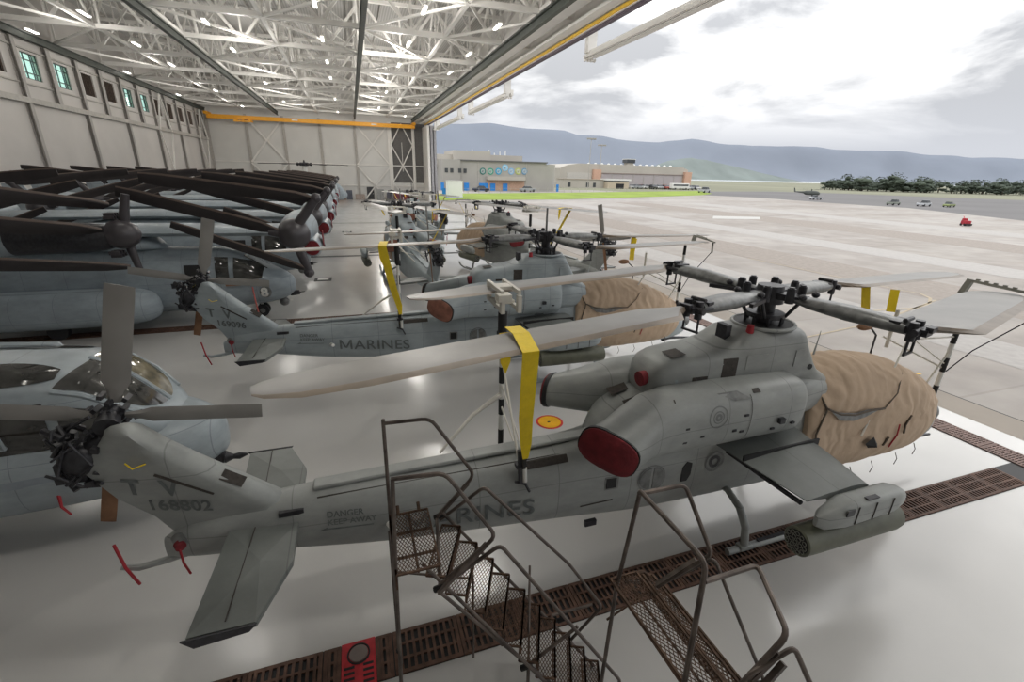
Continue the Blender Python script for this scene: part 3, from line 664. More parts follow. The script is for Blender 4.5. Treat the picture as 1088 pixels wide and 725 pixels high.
# ------------------------------------------------------------------ utility helicopter, lower left
def make_utility():
    P=UHB
    t=empty('utility_helicopter'); tag(t,'pale blue-grey utility helicopter with rounded nose at left edge, behind the tail rotor','helicopter')
    S=[(0,.05,1.15,1.5,2),(-.06,.28,.98,1.68,2.1),(-.25,.55,.86,1.85,2.2),(-.6,.80,.78,2.0,2.3),(-1.0,.98,.72,2.08,2.4),(-1.5,1.10,.68,2.14,2.6),(-2.2,1.16,.64,2.2,2.8),(-4,1.2,.6,2.3,3),(-7,1.2,.6,2.3,3),(-9,1.0,.7,2.3,3)]
    f=fix(loft_x(S,4,36).build('fuselage',P,t))
    # cabin top with the windscreen sloping to the nose
    C=[(-.6,.35,1.7,1.98,2.2),(-.8,.70,1.7,2.16,2.4),(-1.1,.92,1.7,2.52,2.5),(-1.45,1.0,1.7,2.88,2.6),(-1.8,1.05,1.7,3.08,2.7),(-2.6,1.08,1.7,3.2,2.8),(-4,1.1,1.7,3.24,2.8),(-7,1.1,1.7,3.3,2.8),(-9,1.0,1.7,3.2,2.8)]
    CS=smooth_sections(C,4)
    cab=fix(MB().loft([sring(s[0],s[1],s[2],s[3],s[4],0,36) for s in CS]).build('cabin_roof',P,t))
    def top(x,y,off=.012):
        s=lerp_sec(CS,x); u=min(.97,abs(y)/s[1]); return (s[2]+s[3])/2+(s[3]-s[2])/2*(1-u**s[4])**(1/s[4])+off
    def grid(fn,na,nb):
        vs=[fn(a/na,b/nb) for a in range(na+1) for b in range(nb+1)]
        fs=[(a*(nb+1)+b,(a+1)*(nb+1)+b,(a+1)*(nb+1)+b+1,a*(nb+1)+b+1) for a in range(na) for b in range(nb)]
        return MB().add(vs,fs)
    # windscreen panes (front slope): x from -.95 to -2.0, either side of the centre post
    for s in(-1,1):
        def fn(a,b,s=s):
            x=-.80-.95*b; wmax=lerp_sec(CS,x)[1]*.86; y=s*(.07+(wmax-.07)*a); x2=x-.2*a*a
            return (x2,y,top(x2,y))
        fix(grid(fn,10,10).build('windscreen',COCKG2 if s>0 else COCKG,cab))
        # eyebrow window in the roof
        def fe(a,b,s=s):
            x=-1.95-1.5*b; k=(math.sin(PI*min(1,.06+b*.94))**.5); y=s*(.62+(.27)*(a-.5)*2*k*1.0)
            return (x,y,top(x,y))
        fix(grid(fe,6,12).build('roof_window',COCKG,cab))
        # cockpit door window
        def fd(a,b,s=s):
            x=-1.25-.65*a; z=1.98+(.50+.22*a)*b; q=lerp_sec(CS,x); zc=(q[2]+q[3])/2;h=(q[3]-q[2])/2; v=min(.96,abs((z-zc)/h)); y=q[1]*(1-v**q[4])**(1/q[4])
            y=max(y,side_y(S,x,z) if z<2.1 else 0)
            return (x,s*(y+.02),z)
        fix(grid(fd,8,8).build('door_window',COCKG,cab))
        def fd2(a,b,s=s):
            x=-2.04-1.35*a; z=1.95+.80*b; q=lerp_sec(CS,x); zc=(q[2]+q[3])/2;h=(q[3]-q[2])/2; v=min(.96,abs((z-zc)/h)); y=q[1]*(1-v**q[4])**(1/q[4])
            y=max(y,side_y(S,x,z) if z<2.1 else 0)
            return (x,s*(y+.02),z)
        w=fix(grid(fd2,8,8).build('door_window',COCKG,cab))
        fr=MB(); q=[fd2(.45,.15),fd2(.9,.15),fd2(.9,.62),fd2(.45,.62)]; q=[(a,b+s*.012,c) for a,b,c in q]; fr.tube(q+[q[0]],.035,6); fr.build('window_frame',P,w)
    MB().tube([(-.8,0,top(-.8,0)-.02),(-1.1,0,top(-1.1,0)-.02),(-1.45,0,top(-1.45,0)-.02),(-1.8,0,top(-1.8,0)-.02)],.05,8).build('centre_post',P,cab)
    for s in(-1,1):
        MB().tube([(-.85,s*.62,top(-.85,.62)),(-1.2,s*.82,top(-1.2,.82)),(-1.6,s*.90,top(-1.6,.90)),(-1.95,s*.92,top(-1.95,.92))],.045,6).build('window_post',P,cab)
    MB().tube([(-2.9,-.45,3.2),(-3.2,-.45,3.24),(-3.9,-.45,3.25)],[.02,.09,.03],8).build('roof_fairing',P,cab)
    MB().tube([(-2.3,.55,3.0),(-2.5,.6,3.12),(-3.5,.6,3.2)],[.02,.1,.1],8).build('roof_fairing',P,cab)
    MB().cyl((-.35,-.15,.94),(-.08,-.18,.86),.10,.12,12).build('nose_sensor',DARK,t); MB().tube([(-.08,-.18,.86),(.05,-.18,.85),(.16,-.18,.85),(.3,-.18,.86)],[.12,.05,.07,.02],10).build('nose_probe',DARK,t)
    MB().box((-.55,-.70,1.35),(.25,.06,.22)).build('access_panel',P,f)
    side_patch(S,[(-3.4,1.46),(-2.95,1.6),(-2.95,1.54),(-1.9,1.58),(-1.9,1.44),(-2.95,1.40),(-2.95,1.34)],.012,-1,f,'rescue_arrow',mat('faded_arrow',(.25,.29,.32),.6))
    MB().box((-3.5,-1.1,.95),(.12,.2,.08)).build('door_step',DARK,f)
    MB().tube([(-2.2,-1.1,1.2),(-2.15,-1.22,1.0),(-2.08,-1.2,.82)],[.03,.02,.015],6).build('warning_ribbon',REDR,t)
    for s in(-1,1):
        MB().tube([(-5.2,s*1.15,.30),(-5.5,s*1.15,.12),(-9.5,s*1.15,.08)],.06,10).build('skid',P,t)
        for x in(-6.0,-8.2): MB().tube([(x,s*.7,.75),(x,s*1.0,.6),(x,s*1.15,.12)],.05,8).build('cross_tube',P,t)
    return t
u=make_utility(); u.location=(-2.72,9.1,0)

# ------------------------------------------------------------------ tiltrotors, wings folded along the fuselage
def ob(P,T,c0=.72,c1=.5,tw=.6):
    P=V(P);T=V(T);d=(T-P);L=d.length;d.normalize()
    s=d.cross(V((0,1,0))).normalized()
    if s.z<0:s=-s
    y=s.cross(d).normalized()
    R=[];E=[]
    for k in range(9):
        f=k/8; w=(.2 if k==0 else c0+(c1-c0)*f)*(1 if k<8 else .8); a=tw-1.0*tw*f*.9
        cc=s*math.cos(a)+y*math.sin(a); nn=y*math.cos(a)-s*math.sin(a); o=P+d*L*f; h=.07-.04*f
        R.append([o+cc*w*u+nn*h*v for u,v in [(.5,0),(.3,1),(-.1,.8),(-.5,0),(-.1,-.8),(.3,-1)]])
        E.append([o+cc*w*u+nn*h*v for u,v in [(.51,0),(.40,.72),(.36,.70),(.36,-.70),(.40,-.72)]])
    return MB().loft(R),MB().loft(E)
def nacelle(t,x,s,plug=True,back=True):
    """engine nacelle lying along y, spinner toward -y; s=-1: blades fold toward -x"""
    z=3.78
    R=[]
    for y,r,zz in [(-1.95,.42,z),(-1.75,.56,z),(-1.2,.66,z-.05),(-.3,.72,z-.1),(1.0,.70,z-.08),(1.9,.58,z-.04),(2.5,.40,z)]:
        R.append([(x+r*math.cos(2*PI*k/20),y,zz+r*1.12*math.sin(2*PI*k/20)) for k in range(20)])
    n=fix(MB().loft(R).build('nacelle',OSP,t))
    if s<0:
        q=[]
        for y,r in [(-1.7,.30),(-1.3,.36),(-.2,.4),(1,.2)]:
            q.append([(x+.55+r*math.cos(2*PI*k/16),y,z-.62+r*1.15*math.sin(2*PI*k/16)) for k in range(16)])
        i=fix(MB().loft(q).build('engine_intake',OSP,n))
        p=MB().cyl((x+.56,-1.74,z-.62),(x+.56,-1.70,z-.62),.29,.29,16).build('intake_plug',RED,i)
        MB().cyl((x+.95,-.9,z-.35),(x+.97,-.9,z-.35),.36,.36,16).build('intake_plug',RED,n)
    sp=[]
    for y,r in [(-1.95,.55),(-2.1,.60),(-2.35,.56),(-2.6,.42),(-2.74,.24),(-2.80,.05)]:
        sp.append([(x+r*math.cos(2*PI*k/20),y,z+r*math.sin(2*PI*k/20)) for k in range(20)])
    S=fix(MB().loft(sp).build('spinner',SPIN,t))
    c=MB()
    for a,b in [((x-s*.18,-2.3,z+.35),(x-s*.95,-2.3,z+1.35)),((x-s*.1,-2.3,z-.4),(x-s*.38,-2.3,z-1.5))]:
        c.cyl(a,b,.19,.16,12); c.ball(b,(.2,.2,.2),8,6)
    c.cyl((x+s*.3,-2.3,z+.05),(x+s*.85,-2.3,z+.12),.2,.14,10)
    c.build('blade_grip',SPIN,S)
    for P,T,a in [((x-s*.95,-2.3,z+1.3),(x+s*4.6,-2.25,z+2.0),.72),((x+s*.5,-2.35,z+.15),(x+s*5.3,-2.4,z+1.55),.62),((x-s*.3,-2.35,z-1.35),(x+s*3.9,-2.5,z+.45),.5)]:
        b,e=ob(P,T,.54 if a>.6 else .42,.42 if a>.6 else .3)
        o=fix(b.build('proprotor_blade',OBLADE,S)) if 0 else b.build('proprotor_blade',OBLADE,t); fix(o)
        e=e.build('leading_edge',OBEDGE,o)
TS=[(0,.06,1.2,1.5,2),(-.08,.32,1.0,1.72,2.1),(-.4,.62,.80,1.98,2.2),(-1.0,.88,.64,2.3,2.3),(-1.6,.98,.58,2.72,2.4),(-2.2,1.02,.54,2.98,2.6),(-3.2,1.05,.5,3.06,3),(-8,1.08,.5,3.1,3.2),(-12,1.08,.55,3.1,3.2),(-14,.9,1.2,3.1,3),(-16.5,.45,2.1,3.0,2.6),(-17.3,.2,2.5,2.95,2.4)]
def make_tiltrotor():
    t=empty('tiltrotor_aircraft')
    f=fix(loft_x(TS,4,36).build('fuselage',OSP,t))
    for s in(-1,1):
        sp=fix(loft_x([(-4.7,.05,.9,1.1,2.2,s*1.35),(-4.85,.35,.62,1.5,2.3,s*1.4),(-5.3,.66,.46,1.72,2.4,s*1.45),(-6.5,.8,.42,1.78,2.5,s*1.5),(-9.5,.8,.42,1.78,2.5,s*1.5),(-11,.5,.5,1.7,2.4,s*1.3),(-11.6,.1,.8,1.4,2.2,s*1.2)],4,24).build('sponson',OSP,t))
        MB().add([(-5.05,s*2.05,1.32),(-4.95,s*1.98,1.32),(-4.95,s*1.98,1.58),(-5.05,s*2.05,1.58)],[(0,1,2,3)])
        # cockpit glass
        def sp_(x,z,o=.06): return (x,s*(side_y(TS,x,z)+o),z)
        for pts in ([(-1.15,1.85),(-1.05,2.25),(-1.5,2.55),(-2.1,2.72),(-2.15,1.80)],[(-2.3,1.80),(-2.28,2.74),(-2.75,2.78),(-2.75,1.85)]):
            n=len(pts); cx=sum(p[0] for p in pts)/n; cz=sum(p[1] for p in pts)/n
            sub=[]
            for a,b in zip(pts,pts[1:]+pts[:1]): sub+= [a,((a[0]+b[0])/2,(a[1]+b[1])/2)]
            vs=[sp_(*p) for p in sub]+[sp_((p[0]+cx)/2,(p[1]+cz)/2) for p in sub]+[sp_(cx,cz)]
            m=len(sub); fs=[(k,(k+1)%m,m+(k+1)%m,m+k) for k in range(m)]+[(m+k,m+(k+1)%m,2*m) for k in range(m)]
            MB().add(vs,fs).build('cockpit_window',COCKG,f)
        hull_grid(TS,-3.8,-3.05,.95,2.5,s,f,'crew_door',BLACK,.04)
        MB().bar((-3.05,s*1.08,1.75),(-3.8,s*1.08,1.75),.05).build('door_bar',OSP,f)
        MB().box((-3.4,s*1.25,.78),(.8,.5,.06)).build('door_step',MIDM,f)
        # tail fins
        MB().add([(-15.6,s*1.9,2.6),(-17.6,s*1.9,2.6),(-17.9,s*1.95,4.9),(-16.9,s*1.95,4.9),(-15.6,s*1.8,2.6),(-17.6,s*1.8,2.6),(-17.9,s*1.88,4.9),(-16.9,s*1.88,4.9)],[(0,1,2,3),(7,6,5,4),(0,3,7,4),(1,0,4,5),(2,1,5,6),(3,2,6,7)]).build('tail_fin',OSP,t,smooth=False)
    MB().bar((-1.75,-.1,2.76),(-.95,-.1,2.18),.9,.02).build('windscreen',COCKG,f)
    MB().bar((-.9,0,2.24),(-2.05,0,2.99),.08,.05).build('window_post',OSP,f)
    # folded wing above the fuselage
    R=[]
    for x,c,z in [(.4,1.15,3.72),(-1.5,1.2,3.74),(-7,1.28,3.8),(-12.5,1.2,3.74),(-14,1.15,3.72)]:
        R.append([(x,y*c+.1,z+h) for y,h in [(-1,-.02),(-.8,.16),(-.2,.26),(.5,.18),(1,0),(.5,-.14),(-.3,-.2),(-.85,-.16)]])
    w=fix(MB().loft(R).build('folded_wing',OSP,t,ang=60))
    fix(loft_x([(-4.6,.3,3.0,3.25,2.4),(-5.4,.9,3.0,3.6,2.6),(-8.6,1.0,3.0,3.62,2.6),(-10,.6,3.0,3.4,2.4)],3,20).build('wing_fairing',OSP,t))
    nacelle(t,.45,-1); nacelle(t,-14.3,1)
    for y in(-.16,.16): MB().cyl((-1.45,y-.07,.26),(-1.45,y+.07,.26),.26,.26,20).build('nose_wheel',TIRE,t)
    MB().tube([(-1.45,0,.26),(-1.5,0,.8)],.06,8).build('nose_strut',WHITE,t)
    for o in [c for c in t.children if c.name.startswith('nose_wheel')]:
        y=-.16 if o.data.vertices[0].co.y<0 else .16
        MB().cyl((-1.45,y-.08,.26),(-1.45,y+.08,.26),.11,.11,14).build('wheel_hub',MIDM,o)
    for s in(-1,1): MB().cyl((-8,s*1.6-.12,.32),(-8,s*1.6+.12,.32),.32,.32,20).build('main_wheel',TIRE,t)
    MB().cyl((-.25,-.1,.95),(.12,-.12,.98),.12,.10,12).build('nose_sensor',DARK,t); MB().cyl((.1,-.12,.98),(.35,-.12,1.0),.03,.01,8).build('nose_probe',DARK,t)
    MB().ball((-.55,-.1,.60),(.2,.18,.2),12,8).build('sensor_ball',MIDM,t)
    return t
ot=make_tiltrotor(); ot.location=(-2.75,22.0,0)
tag(ot,'nearest of the row of pale tiltrotors with folded wings, number 8 on its nose','aircraft',None)
ordn=['second','third','fourth','fifth','sixth','seventh','eighth']
for k in range(7):
    c=copy_tree(ot); c.location=(-2.65-.08*k+(.12 if k%2 else 0),29.1+7.1*k,0); tag(c,'pale tiltrotor with folded dark blades, %s from the front in the row along the left'%ordn[k])
for k in range(4):
    c=copy_tree(ot); c.location=(-22.6+12.5,29.1+0,0) if 0 else (-21.0,52+7.3*k,0); tag(c,'pale tiltrotor close to the left wall behind the main row, %s from the front'%(['nearest','second','third','fourth'][k]))
# markings and loose gear on the nearest tiltrotor only
textmesh('nose_number','8',.55,WHITE,ot,lambda u,v:(-1.28+u,-(side_y(TS,-1.28+u,1.05+v)+.05),1.05+v),offset=.02)
side_patch(TS,circ(-1.1,1.24,.27,20,rx=.22),.03,-1,ot,'number_disc',MIDM)
MB().add([(-2.5,-1.13,1.86),(-1.25,-1.05,1.84),(-1.2,-1.10,1.62),(-2.45,-1.18,1.62)],[(0,1,2,3)]).build('brown_cloth',BROWN,ot,smooth=False)
MB().tube([(-1.55,-.95,1.5),(-1.5,-1.1,1.0),(-1.45,-1.1,.3)],.03,5).build('warning_ribbon',mat('pink_ribbon',(.6,.16,.14),.7),ot)
g=MB(); random.seed(3)
for k in range(7): g.tube([(-3.7+.1*k,-1.10,1.2+.5*random.random()),(-3.6+.08*k,-1.14,1.4+.5*random.random()),(-3.5+.05*k,-1.1,1.1+.3*random.random())],.03,5)
g.build('hose_bundle',mat('hose_yellow',(.35,.32,.03),.6),ot)
side_patch(TS,[(-4.35,1.6),(-4.15,1.6),(-4.15,1.8),(-4.35,1.8)],.012,-1,ot,'vent',DARK)

# engine pod with folded blades reaching in from the left (its aircraft is out of frame)
t=empty('proprotor_pod',(-7.5,19.2,3.95)); tag(t,'dark proprotor with three folded blades on an engine pod at left edge','aircraft part')
R=[]
for x,r in [(-.3,.34),(-.6,.44),(-1.2,.5),(-3,.55),(-5,.55),(-8,.4)]:
    R.append([(x,r*math.cos(2*PI*k/20),-.1+r*math.sin(2*PI*k/20)) for k in range(20)])
fix(MB().loft(R[:4]).build('rotor_gearbox',DARK,t)); fix(MB().loft(R[3:]).build('pod_body',OSP,t))
R=[]
for x,r in [(-.35,.42),(-.1,.50),(.15,.46),(.38,.3),(.5,.06)]: R.append([(x,r*math.cos(2*PI*k/20)-.05,r*math.sin(2*PI*k/20)) for k in range(20)])
sp=fix(MB().loft(R).build('spinner',SPIN,t))
c=MB(); c.cyl((.05,0,.3),(.3,0,1.3),.17,.12,10); c.cyl((.05,0,-.3),(.18,0,-1.25),.15,.10,10); c.cyl((-.2,-.1,.1),(-.9,-.2,.2),.2,.13,10)
for a in range(6): c.box((-.25,-.2+.08*a,.55+.1*(a%2)),(.3,.06,.1)); c.box((-.3,-.3+.1*a,-.6-.1*(a%2)),(.3,.08,.12))
c.build('blade_grip',SPIN,sp)
for P,T,w in [((-.2,-.1,.95),(-2.9,-2.6,1.55),.5),((-.5,-.3,.15),(-4.0,-3.4,.9),.62),((-.0,-.2,-1.1),(-4.2,-2.6,-.35),.5)]:
    b,e=ob(P,T,w*.7,w*1.05,.5); o=fix(b.build('proprotor_blade',OBLADE,t)); e.build('leading_edge',OBEDGE,o)
MB().bar((-5,.2,.0),(-5,-7,.1),1.6,.3).build('wing',OSP,t)

# far helicopter whose rotor shows above the row
t=empty('heavy_helicopter',(-7.9,97,0)); tag(t,'far helicopter by the back wall, level rotor on a pale mast above the row','helicopter')
fix(loft_x([(7,.1,1.4,1.8,2),(6.4,.8,.8,2.6,2.3),(4.5,1.2,.6,3.9,2.8),(-4,1.3,.6,4.2,3),(-8,.6,1.8,3.8,2.6),(-13,.3,2.6,3.4,2.4)],3,24).build('fuselage',OSP,t))
fix(loft_x([(3,.3,4,4.4,2.4),(2,.8,4,5.0,2.6),(-2,.8,4,5.1,2.6),(-4,.3,3.8,4.4,2.4)],3,20).build('engine_housing',OSP,t))
MB().cyl((0,0,5),(0,0,6.6),.5,.38,16).build('mast',WHITE,t); h=MB(); h.cyl((0,0,6.6),(0,0,7.2),.7,.4,14); h.cyl((0,0,7.2),(0,0,7.6),.18,.1,8)
for k in range(6): h.ball((1.1*math.cos(k*PI/3),1.1*math.sin(k*PI/3),6.9),(.3,.3,.3),8,6)
h.build('rotor_hub',DARK,t)
for k in range(6):
    a=k*PI/3+.08; L=7.6
    MB().loft([[(r*math.cos(a)-q*math.sin(a),r*math.sin(a)+q*math.cos(a),6.95-.012*r*r*.15+h) for q,h in [(.35,0),(0,.07),(-.35,0),(0,-.05)]] for r in (1,3,5,L)]).build('rotor_blade',OBLADE,t)
for s in(-1,1): MB().cyl((-2,s*1.4-.15,.4),(-2,s*1.4+.15,.4),.4,.4,16).build('main_wheel',TIRE,t)
MB().cyl((4.6,-.15,.35),(4.6,.15,.35),.35,.35,16).build('nose_wheel',TIRE,t)

# ------------------------------------------------------------------ floor and ground
def floor_mat():
    m,nt,b=_nodes('epoxy_floor'); N=nt.nodes; L=nt.links
    tc=N.new('ShaderNodeTexCoord')
    n1=N.new('ShaderNodeTexNoise'); n1.inputs['Scale'].default_value=.22; n1.inputs['Detail'].default_value=8
    L.new(tc.outputs['Object'],n1.inputs['Vector'])
    r=N.new('ShaderNodeValToRGB'); e=r.color_ramp.elements; e[0].position=.3; e[0].color=(.51,.505,.49,1); e[1].position=.65; e[1].color=(.58,.575,.56,1)
    L.new(n1.outputs['Fac'],r.inputs['Fac']); L.new(r.outputs[0],b.inputs['Base Color'])
    n2=N.new('ShaderNodeTexNoise'); n2.inputs['Scale'].default_value=1.1; n2.inputs['Detail'].default_value=6; L.new(tc.outputs['Object'],n2.inputs['Vector'])
    mr=N.new('ShaderNodeMapRange'); mr.inputs['To Min'].default_value=.10; mr.inputs['To Max'].default_value=.26; L.new(n2.outputs['Fac'],mr.inputs['Value']); L.new(mr.outputs[0],b.inputs['Roughness'])
    bp=N.new('ShaderNodeBump'); bp.inputs['Strength'].default_value=.06; bp.inputs['Distance'].default_value=.05
    n3=N.new('ShaderNodeTexNoise'); n3.inputs['Scale'].default_value=2.2; L.new(tc.outputs['Object'],n3.inputs['Vector']); L.new(n3.outputs['Fac'],bp.inputs['Height']); L.new(bp.outputs[0],b.inputs['Normal'])
    b.inputs['Specular IOR Level'].default_value=.5
    return m
def apron_mat():
    m,nt,b=_nodes('apron_concrete'); N=nt.nodes; L=nt.links
    tc=N.new('ShaderNodeTexCoord'); b.inputs['Roughness'].default_value=.75
    mp=N.new('ShaderNodeMapping'); mp.inputs['Scale'].default_value=(.02,.05,1); mp.inputs['Rotation'].default_value=(0,0,.25)
    L.new(tc.outputs['Object'],mp.inputs[0])
    n1=N.new('ShaderNodeTexNoise'); n1.inputs['Scale'].default_value=1.3; n1.inputs['Detail'].default_value=9; n1.inputs['Roughness'].default_value=.6; L.new(mp.outputs[0],n1.inputs['Vector'])
    r=N.new('ShaderNodeValToRGB'); e=r.color_ramp.elements; e[0].position=.36; e[0].color=(.27,.24,.215,1); e[1].position=.62; e[1].color=(.37,.345,.32,1)
    L.new(n1.outputs['Fac'],r.inputs['Fac'])
    n2=N.new('ShaderNodeTexNoise'); n2.inputs['Scale'].default_value=.5; n2.inputs['Detail'].default_value=8; L.new(tc.outputs['Object'],n2.inputs['Vector'])
    mx=N.new('ShaderNodeMixRGB'); mx.blend_type='OVERLAY'; mx.inputs['Fac'].default_value=.35; L.new(r.outputs[0],mx.inputs['Color1']); L.new(n2.outputs['Fac'],mx.inputs['Color2'])
    br=N.new('ShaderNodeTexBrick'); br.offset=0; br.inputs['Scale'].default_value=1; br.inputs['Brick Width'].default_value=7.6; br.inputs['Row Height'].default_value=7.6; br.inputs['Mortar Size'].default_value=.05
    br.inputs['Color1'].default_value=(1,1,1,1); br.inputs['Color2'].default_value=(.93,.92,.90,1); br.inputs['Mortar'].default_value=(.86,.85,.84,1)
    L.new(tc.outputs['Object'],br.inputs['Vector'])
    m2=N.new('ShaderNodeMixRGB'); m2.blend_type='MULTIPLY'; m2.inputs['Fac'].default_value=1; L.new(mx.outputs[0],m2.inputs['Color1']); L.new(br.outputs['Color'],m2.inputs['Color2'])
    L.new(m2.outputs[0],b.inputs['Base Color'])
    return m
DX=16.5; WX=-26.; YB=112.; YN=-24.
FLOOR=floor_mat()
def quadobj(name,pts,m,kind='structure',z=0):
    return tag(MB().add([(p[0],p[1],p[2] if len(p)>2 else z) for p in pts],[tuple(range(len(pts)))]).build(name,m,None,smooth=False),kind=kind)
quadobj('floor',[(WX,YN),(15.95,YN),(15.95,YB),(WX,YB)],FLOOR)
quadobj('ground',[(-700,-700),(1600,-700),(1600,1900),(-700,1900)],mat('far_ground',(.20,.20,.135),.9,var=.2,scale=.01),z=-.08)
quadobj('apron',[(15.95,-60),(150,-60),(119,50),(141,87),(138,106),(140,137),(130,152),(100,190),(15.95,190)],apron_mat(),z=-.02)
quadobj('taxiway',[(119,50),(150,-60),(700,-60),(300,132),(276,157),(258,191),(228,213),(165,196),(130,152),(140,137),(138,106),(141,87)],mat('asphalt',(.13,.125,.125),.85,var=.12,scale=.03),z=-.015)
tag(quadobj('grass_strip',[(16.5,107),(22.4,110),(53.6,116.2),(98,137),(128,152),(147,168),(166,201),(120,181),(73,159.5),(22.5,141)],mat('lawn',(.22,.30,.035),.95,var=.18,scale=.12),z=.02),'bright green mown grass strip between the apron and the far buildings','grass',kind='stuff')
quadobj('sill_joint',[(15.95,-20),(17.3,-20),(17.3,120),(15.95,120)],mat('tan_concrete',(.30,.265,.225),.8,var=.1,scale=.4),z=-.012)
quadobj('joint_line',[(17.3,-20),(17.36,-20),(17.36,120),(17.3,120)],BLACK,z=-.011)
# yellow taxi line on the apron
ln=[(31.6,18.6),(31.9,17.6),(31.2,16.6),(29.6,15.7),(27.8,15.3),(25,15.5),(22,16.3)]
def stripline(name,P,w,m,z=-.005,kind='structure'):
    P=[V((x,y,z)) for x,y in P]; vs=[]
    for i,p in enumerate(P):
        d=(P[min(i+1,len(P)-1)]-P[max(i-1,0)]).normalized(); c=V((-d.y,d.x,0)); vs+=[p-c*w/2,p+c*w/2]
    return tag(MB().add(vs,[(2*i,2*i+1,2*i+3,2*i+2) for i in range(len(P)-1)]).build(name,m,None,smooth=False),kind=kind)
FADY=mat('faded_yellow',(.42,.35,.25),.8,var=.1); FADW=mat('pale_patch',(.47,.46,.44),.8,var=.05)
stripline('taxi_line',ln,.16,FADY); stripline('taxi_line',[(31,30),(31.4,24),(31.6,18.6)],.14,FADY); stripline('taxi_line',[(17.5,13.2),(23,14.0),(31,16.2)],.10,FADY)
stripline('taxi_line',[(17,9.7),(14.2+4,9.2)],.12,STRIPE)
quadobj('pale_patch',[(56,63),(60,67.5),(68,65),(64,61)],FADW,z=-.008)
PB=mat('pale_band',(.375,.355,.335),.8,var=.08)
for x,w_ in((24,3.2),(47,5),(84,7)): stripline('pale_band',[(x,-30),(x,30),(x,104)],w_,PB,z=-.012)
DB=mat('brown_band',(.27,.235,.205),.8,var=.12)
for x,w_ in((34,6),(66,9)): stripline('brown_band',[(x,-30),(x,30),(x,104)],w_,DB,z=-.013)
# floor drains with cast grates
GR=mat('grate_rust',(.115,.062,.042),.7,metal=.1,var=.35,scale=7)
def chan(name,x0,x1,y0,y1): quadobj(name,[(x0,y0),(x1,y0),(x1,y1),(x0,y1)],BLACK,z=.004)
def grate(w,L,rows=3,n=10):
    m=MB(); h=.022
    for k in range(rows+1):
        y=-w/2+w*k/rows; b=.05 if k in(0,rows) else .035; y=min(max(y,-w/2+b/2),w/2-b/2); m.box((0,y,h/2),(L-.008,b,h))
    for k in range(n+1):
        x=-L/2+L*k/n; b=.05 if k in(0,n) else .038; x=min(max(x,-L/2+b/2),L/2-b/2); m.box((x,0,h/2+.001),(b,w-.01,h))
    for x in(-L/2+.06,L/2-.06):
        for y in(-w/2+.03,w/2-.03): m.cyl((x,y,h),(x,y,h+.006),.018,n=8)
    return m
chan('drain_channel',-13,14.4,4.28,4.92); chan('drain_channel',14.35,15.05,-6,60); chan('drain_channel',-25,14.3,20.32,20.98); chan('drain_channel',-25,14.3,36.6,37.2); chan('drain_channel',-25,14.3,60.6,61.2)
g0=grate(.62,.9).build('drain_grate',GR,None,smooth=False); g0.location=(-12.3,4.6,.004)
tag(g0,'rusty slotted drain grate in the near trench crossing under the stairs and skids','grate','grates of the near floor drain')
for k in range(1,29):
    x=-12.3+.91*k
    if k==13: xr=x; continue
    c=g0.copy(); COL.objects.link(c); c.location=(x,4.6,.004)
REDP=mat('red_grate_paint',(.50,.02,.03),.5,var=.2,scale=9)
t=empty('drain_cover',(xr,4.6,.004)); tag(t,'red painted drain cover with a round cap, in the near trench','drain cover')
m=MB(); m.box((0,0,.012),(.44,.64,.022)); rg=m.build('plate',REDP,t,bevel=.004)
m=MB(); m.cyl((0,.13,.022),(0,.13,.035),.12,.12,24); m.build('round_cap',mat('cap_grey',(.25,.2,.18),.6),t); 
m=MB(); m.tube([(.14*math.cos(2*PI*k/20),.13+.14*math.sin(2*PI*k/20),.026) for k in range(21)],.012,5); m.build('cap_groove',BLACK,t)
for s in(-1,1):
    m=MB()
    for k in range(4): m.box((s*.12,-.04-.075*k,.024),(.13,.035,.004))
    m.build('slots',BLACK,t,smooth=False)
for s in(-1,1):
    c=grate(.62,.22,3,3).build('drain_grate',GR,None,smooth=False); c.location=(xr+s*.335,4.6,.004); tag(c,'narrow rusty grate beside the red drain cover','grate','narrow grates either side of the red cover')
g1=grate(.66,.9,4,14); g1=g1.build('drain_grate',mat('grate_light_rust',(.20,.13,.11),.7,var=.25,scale=5),None,smooth=False); g1.location=(14.7,-5,.004); g1.rotation_euler=(0,0,PI/2)
tag(g1,'rusty square-holed grate in the drain along the open doorway','grate','grates of the doorway drain')
for k in range(1,62):
    if abs(-5+.92*k-4.6)<.02: pass
    c=g1.copy(); COL.objects.link(c); c.location=(14.7,-5+.92*k,.004)
for k in range(36):
    c=g0.copy(); COL.objects.link(c); c.location=(-18.4+.91*k,20.65,.004); tag(c,'rusty slotted drain grate in the second trench, beside the nearest tiltrotor','grate','grates of the second floor drain')
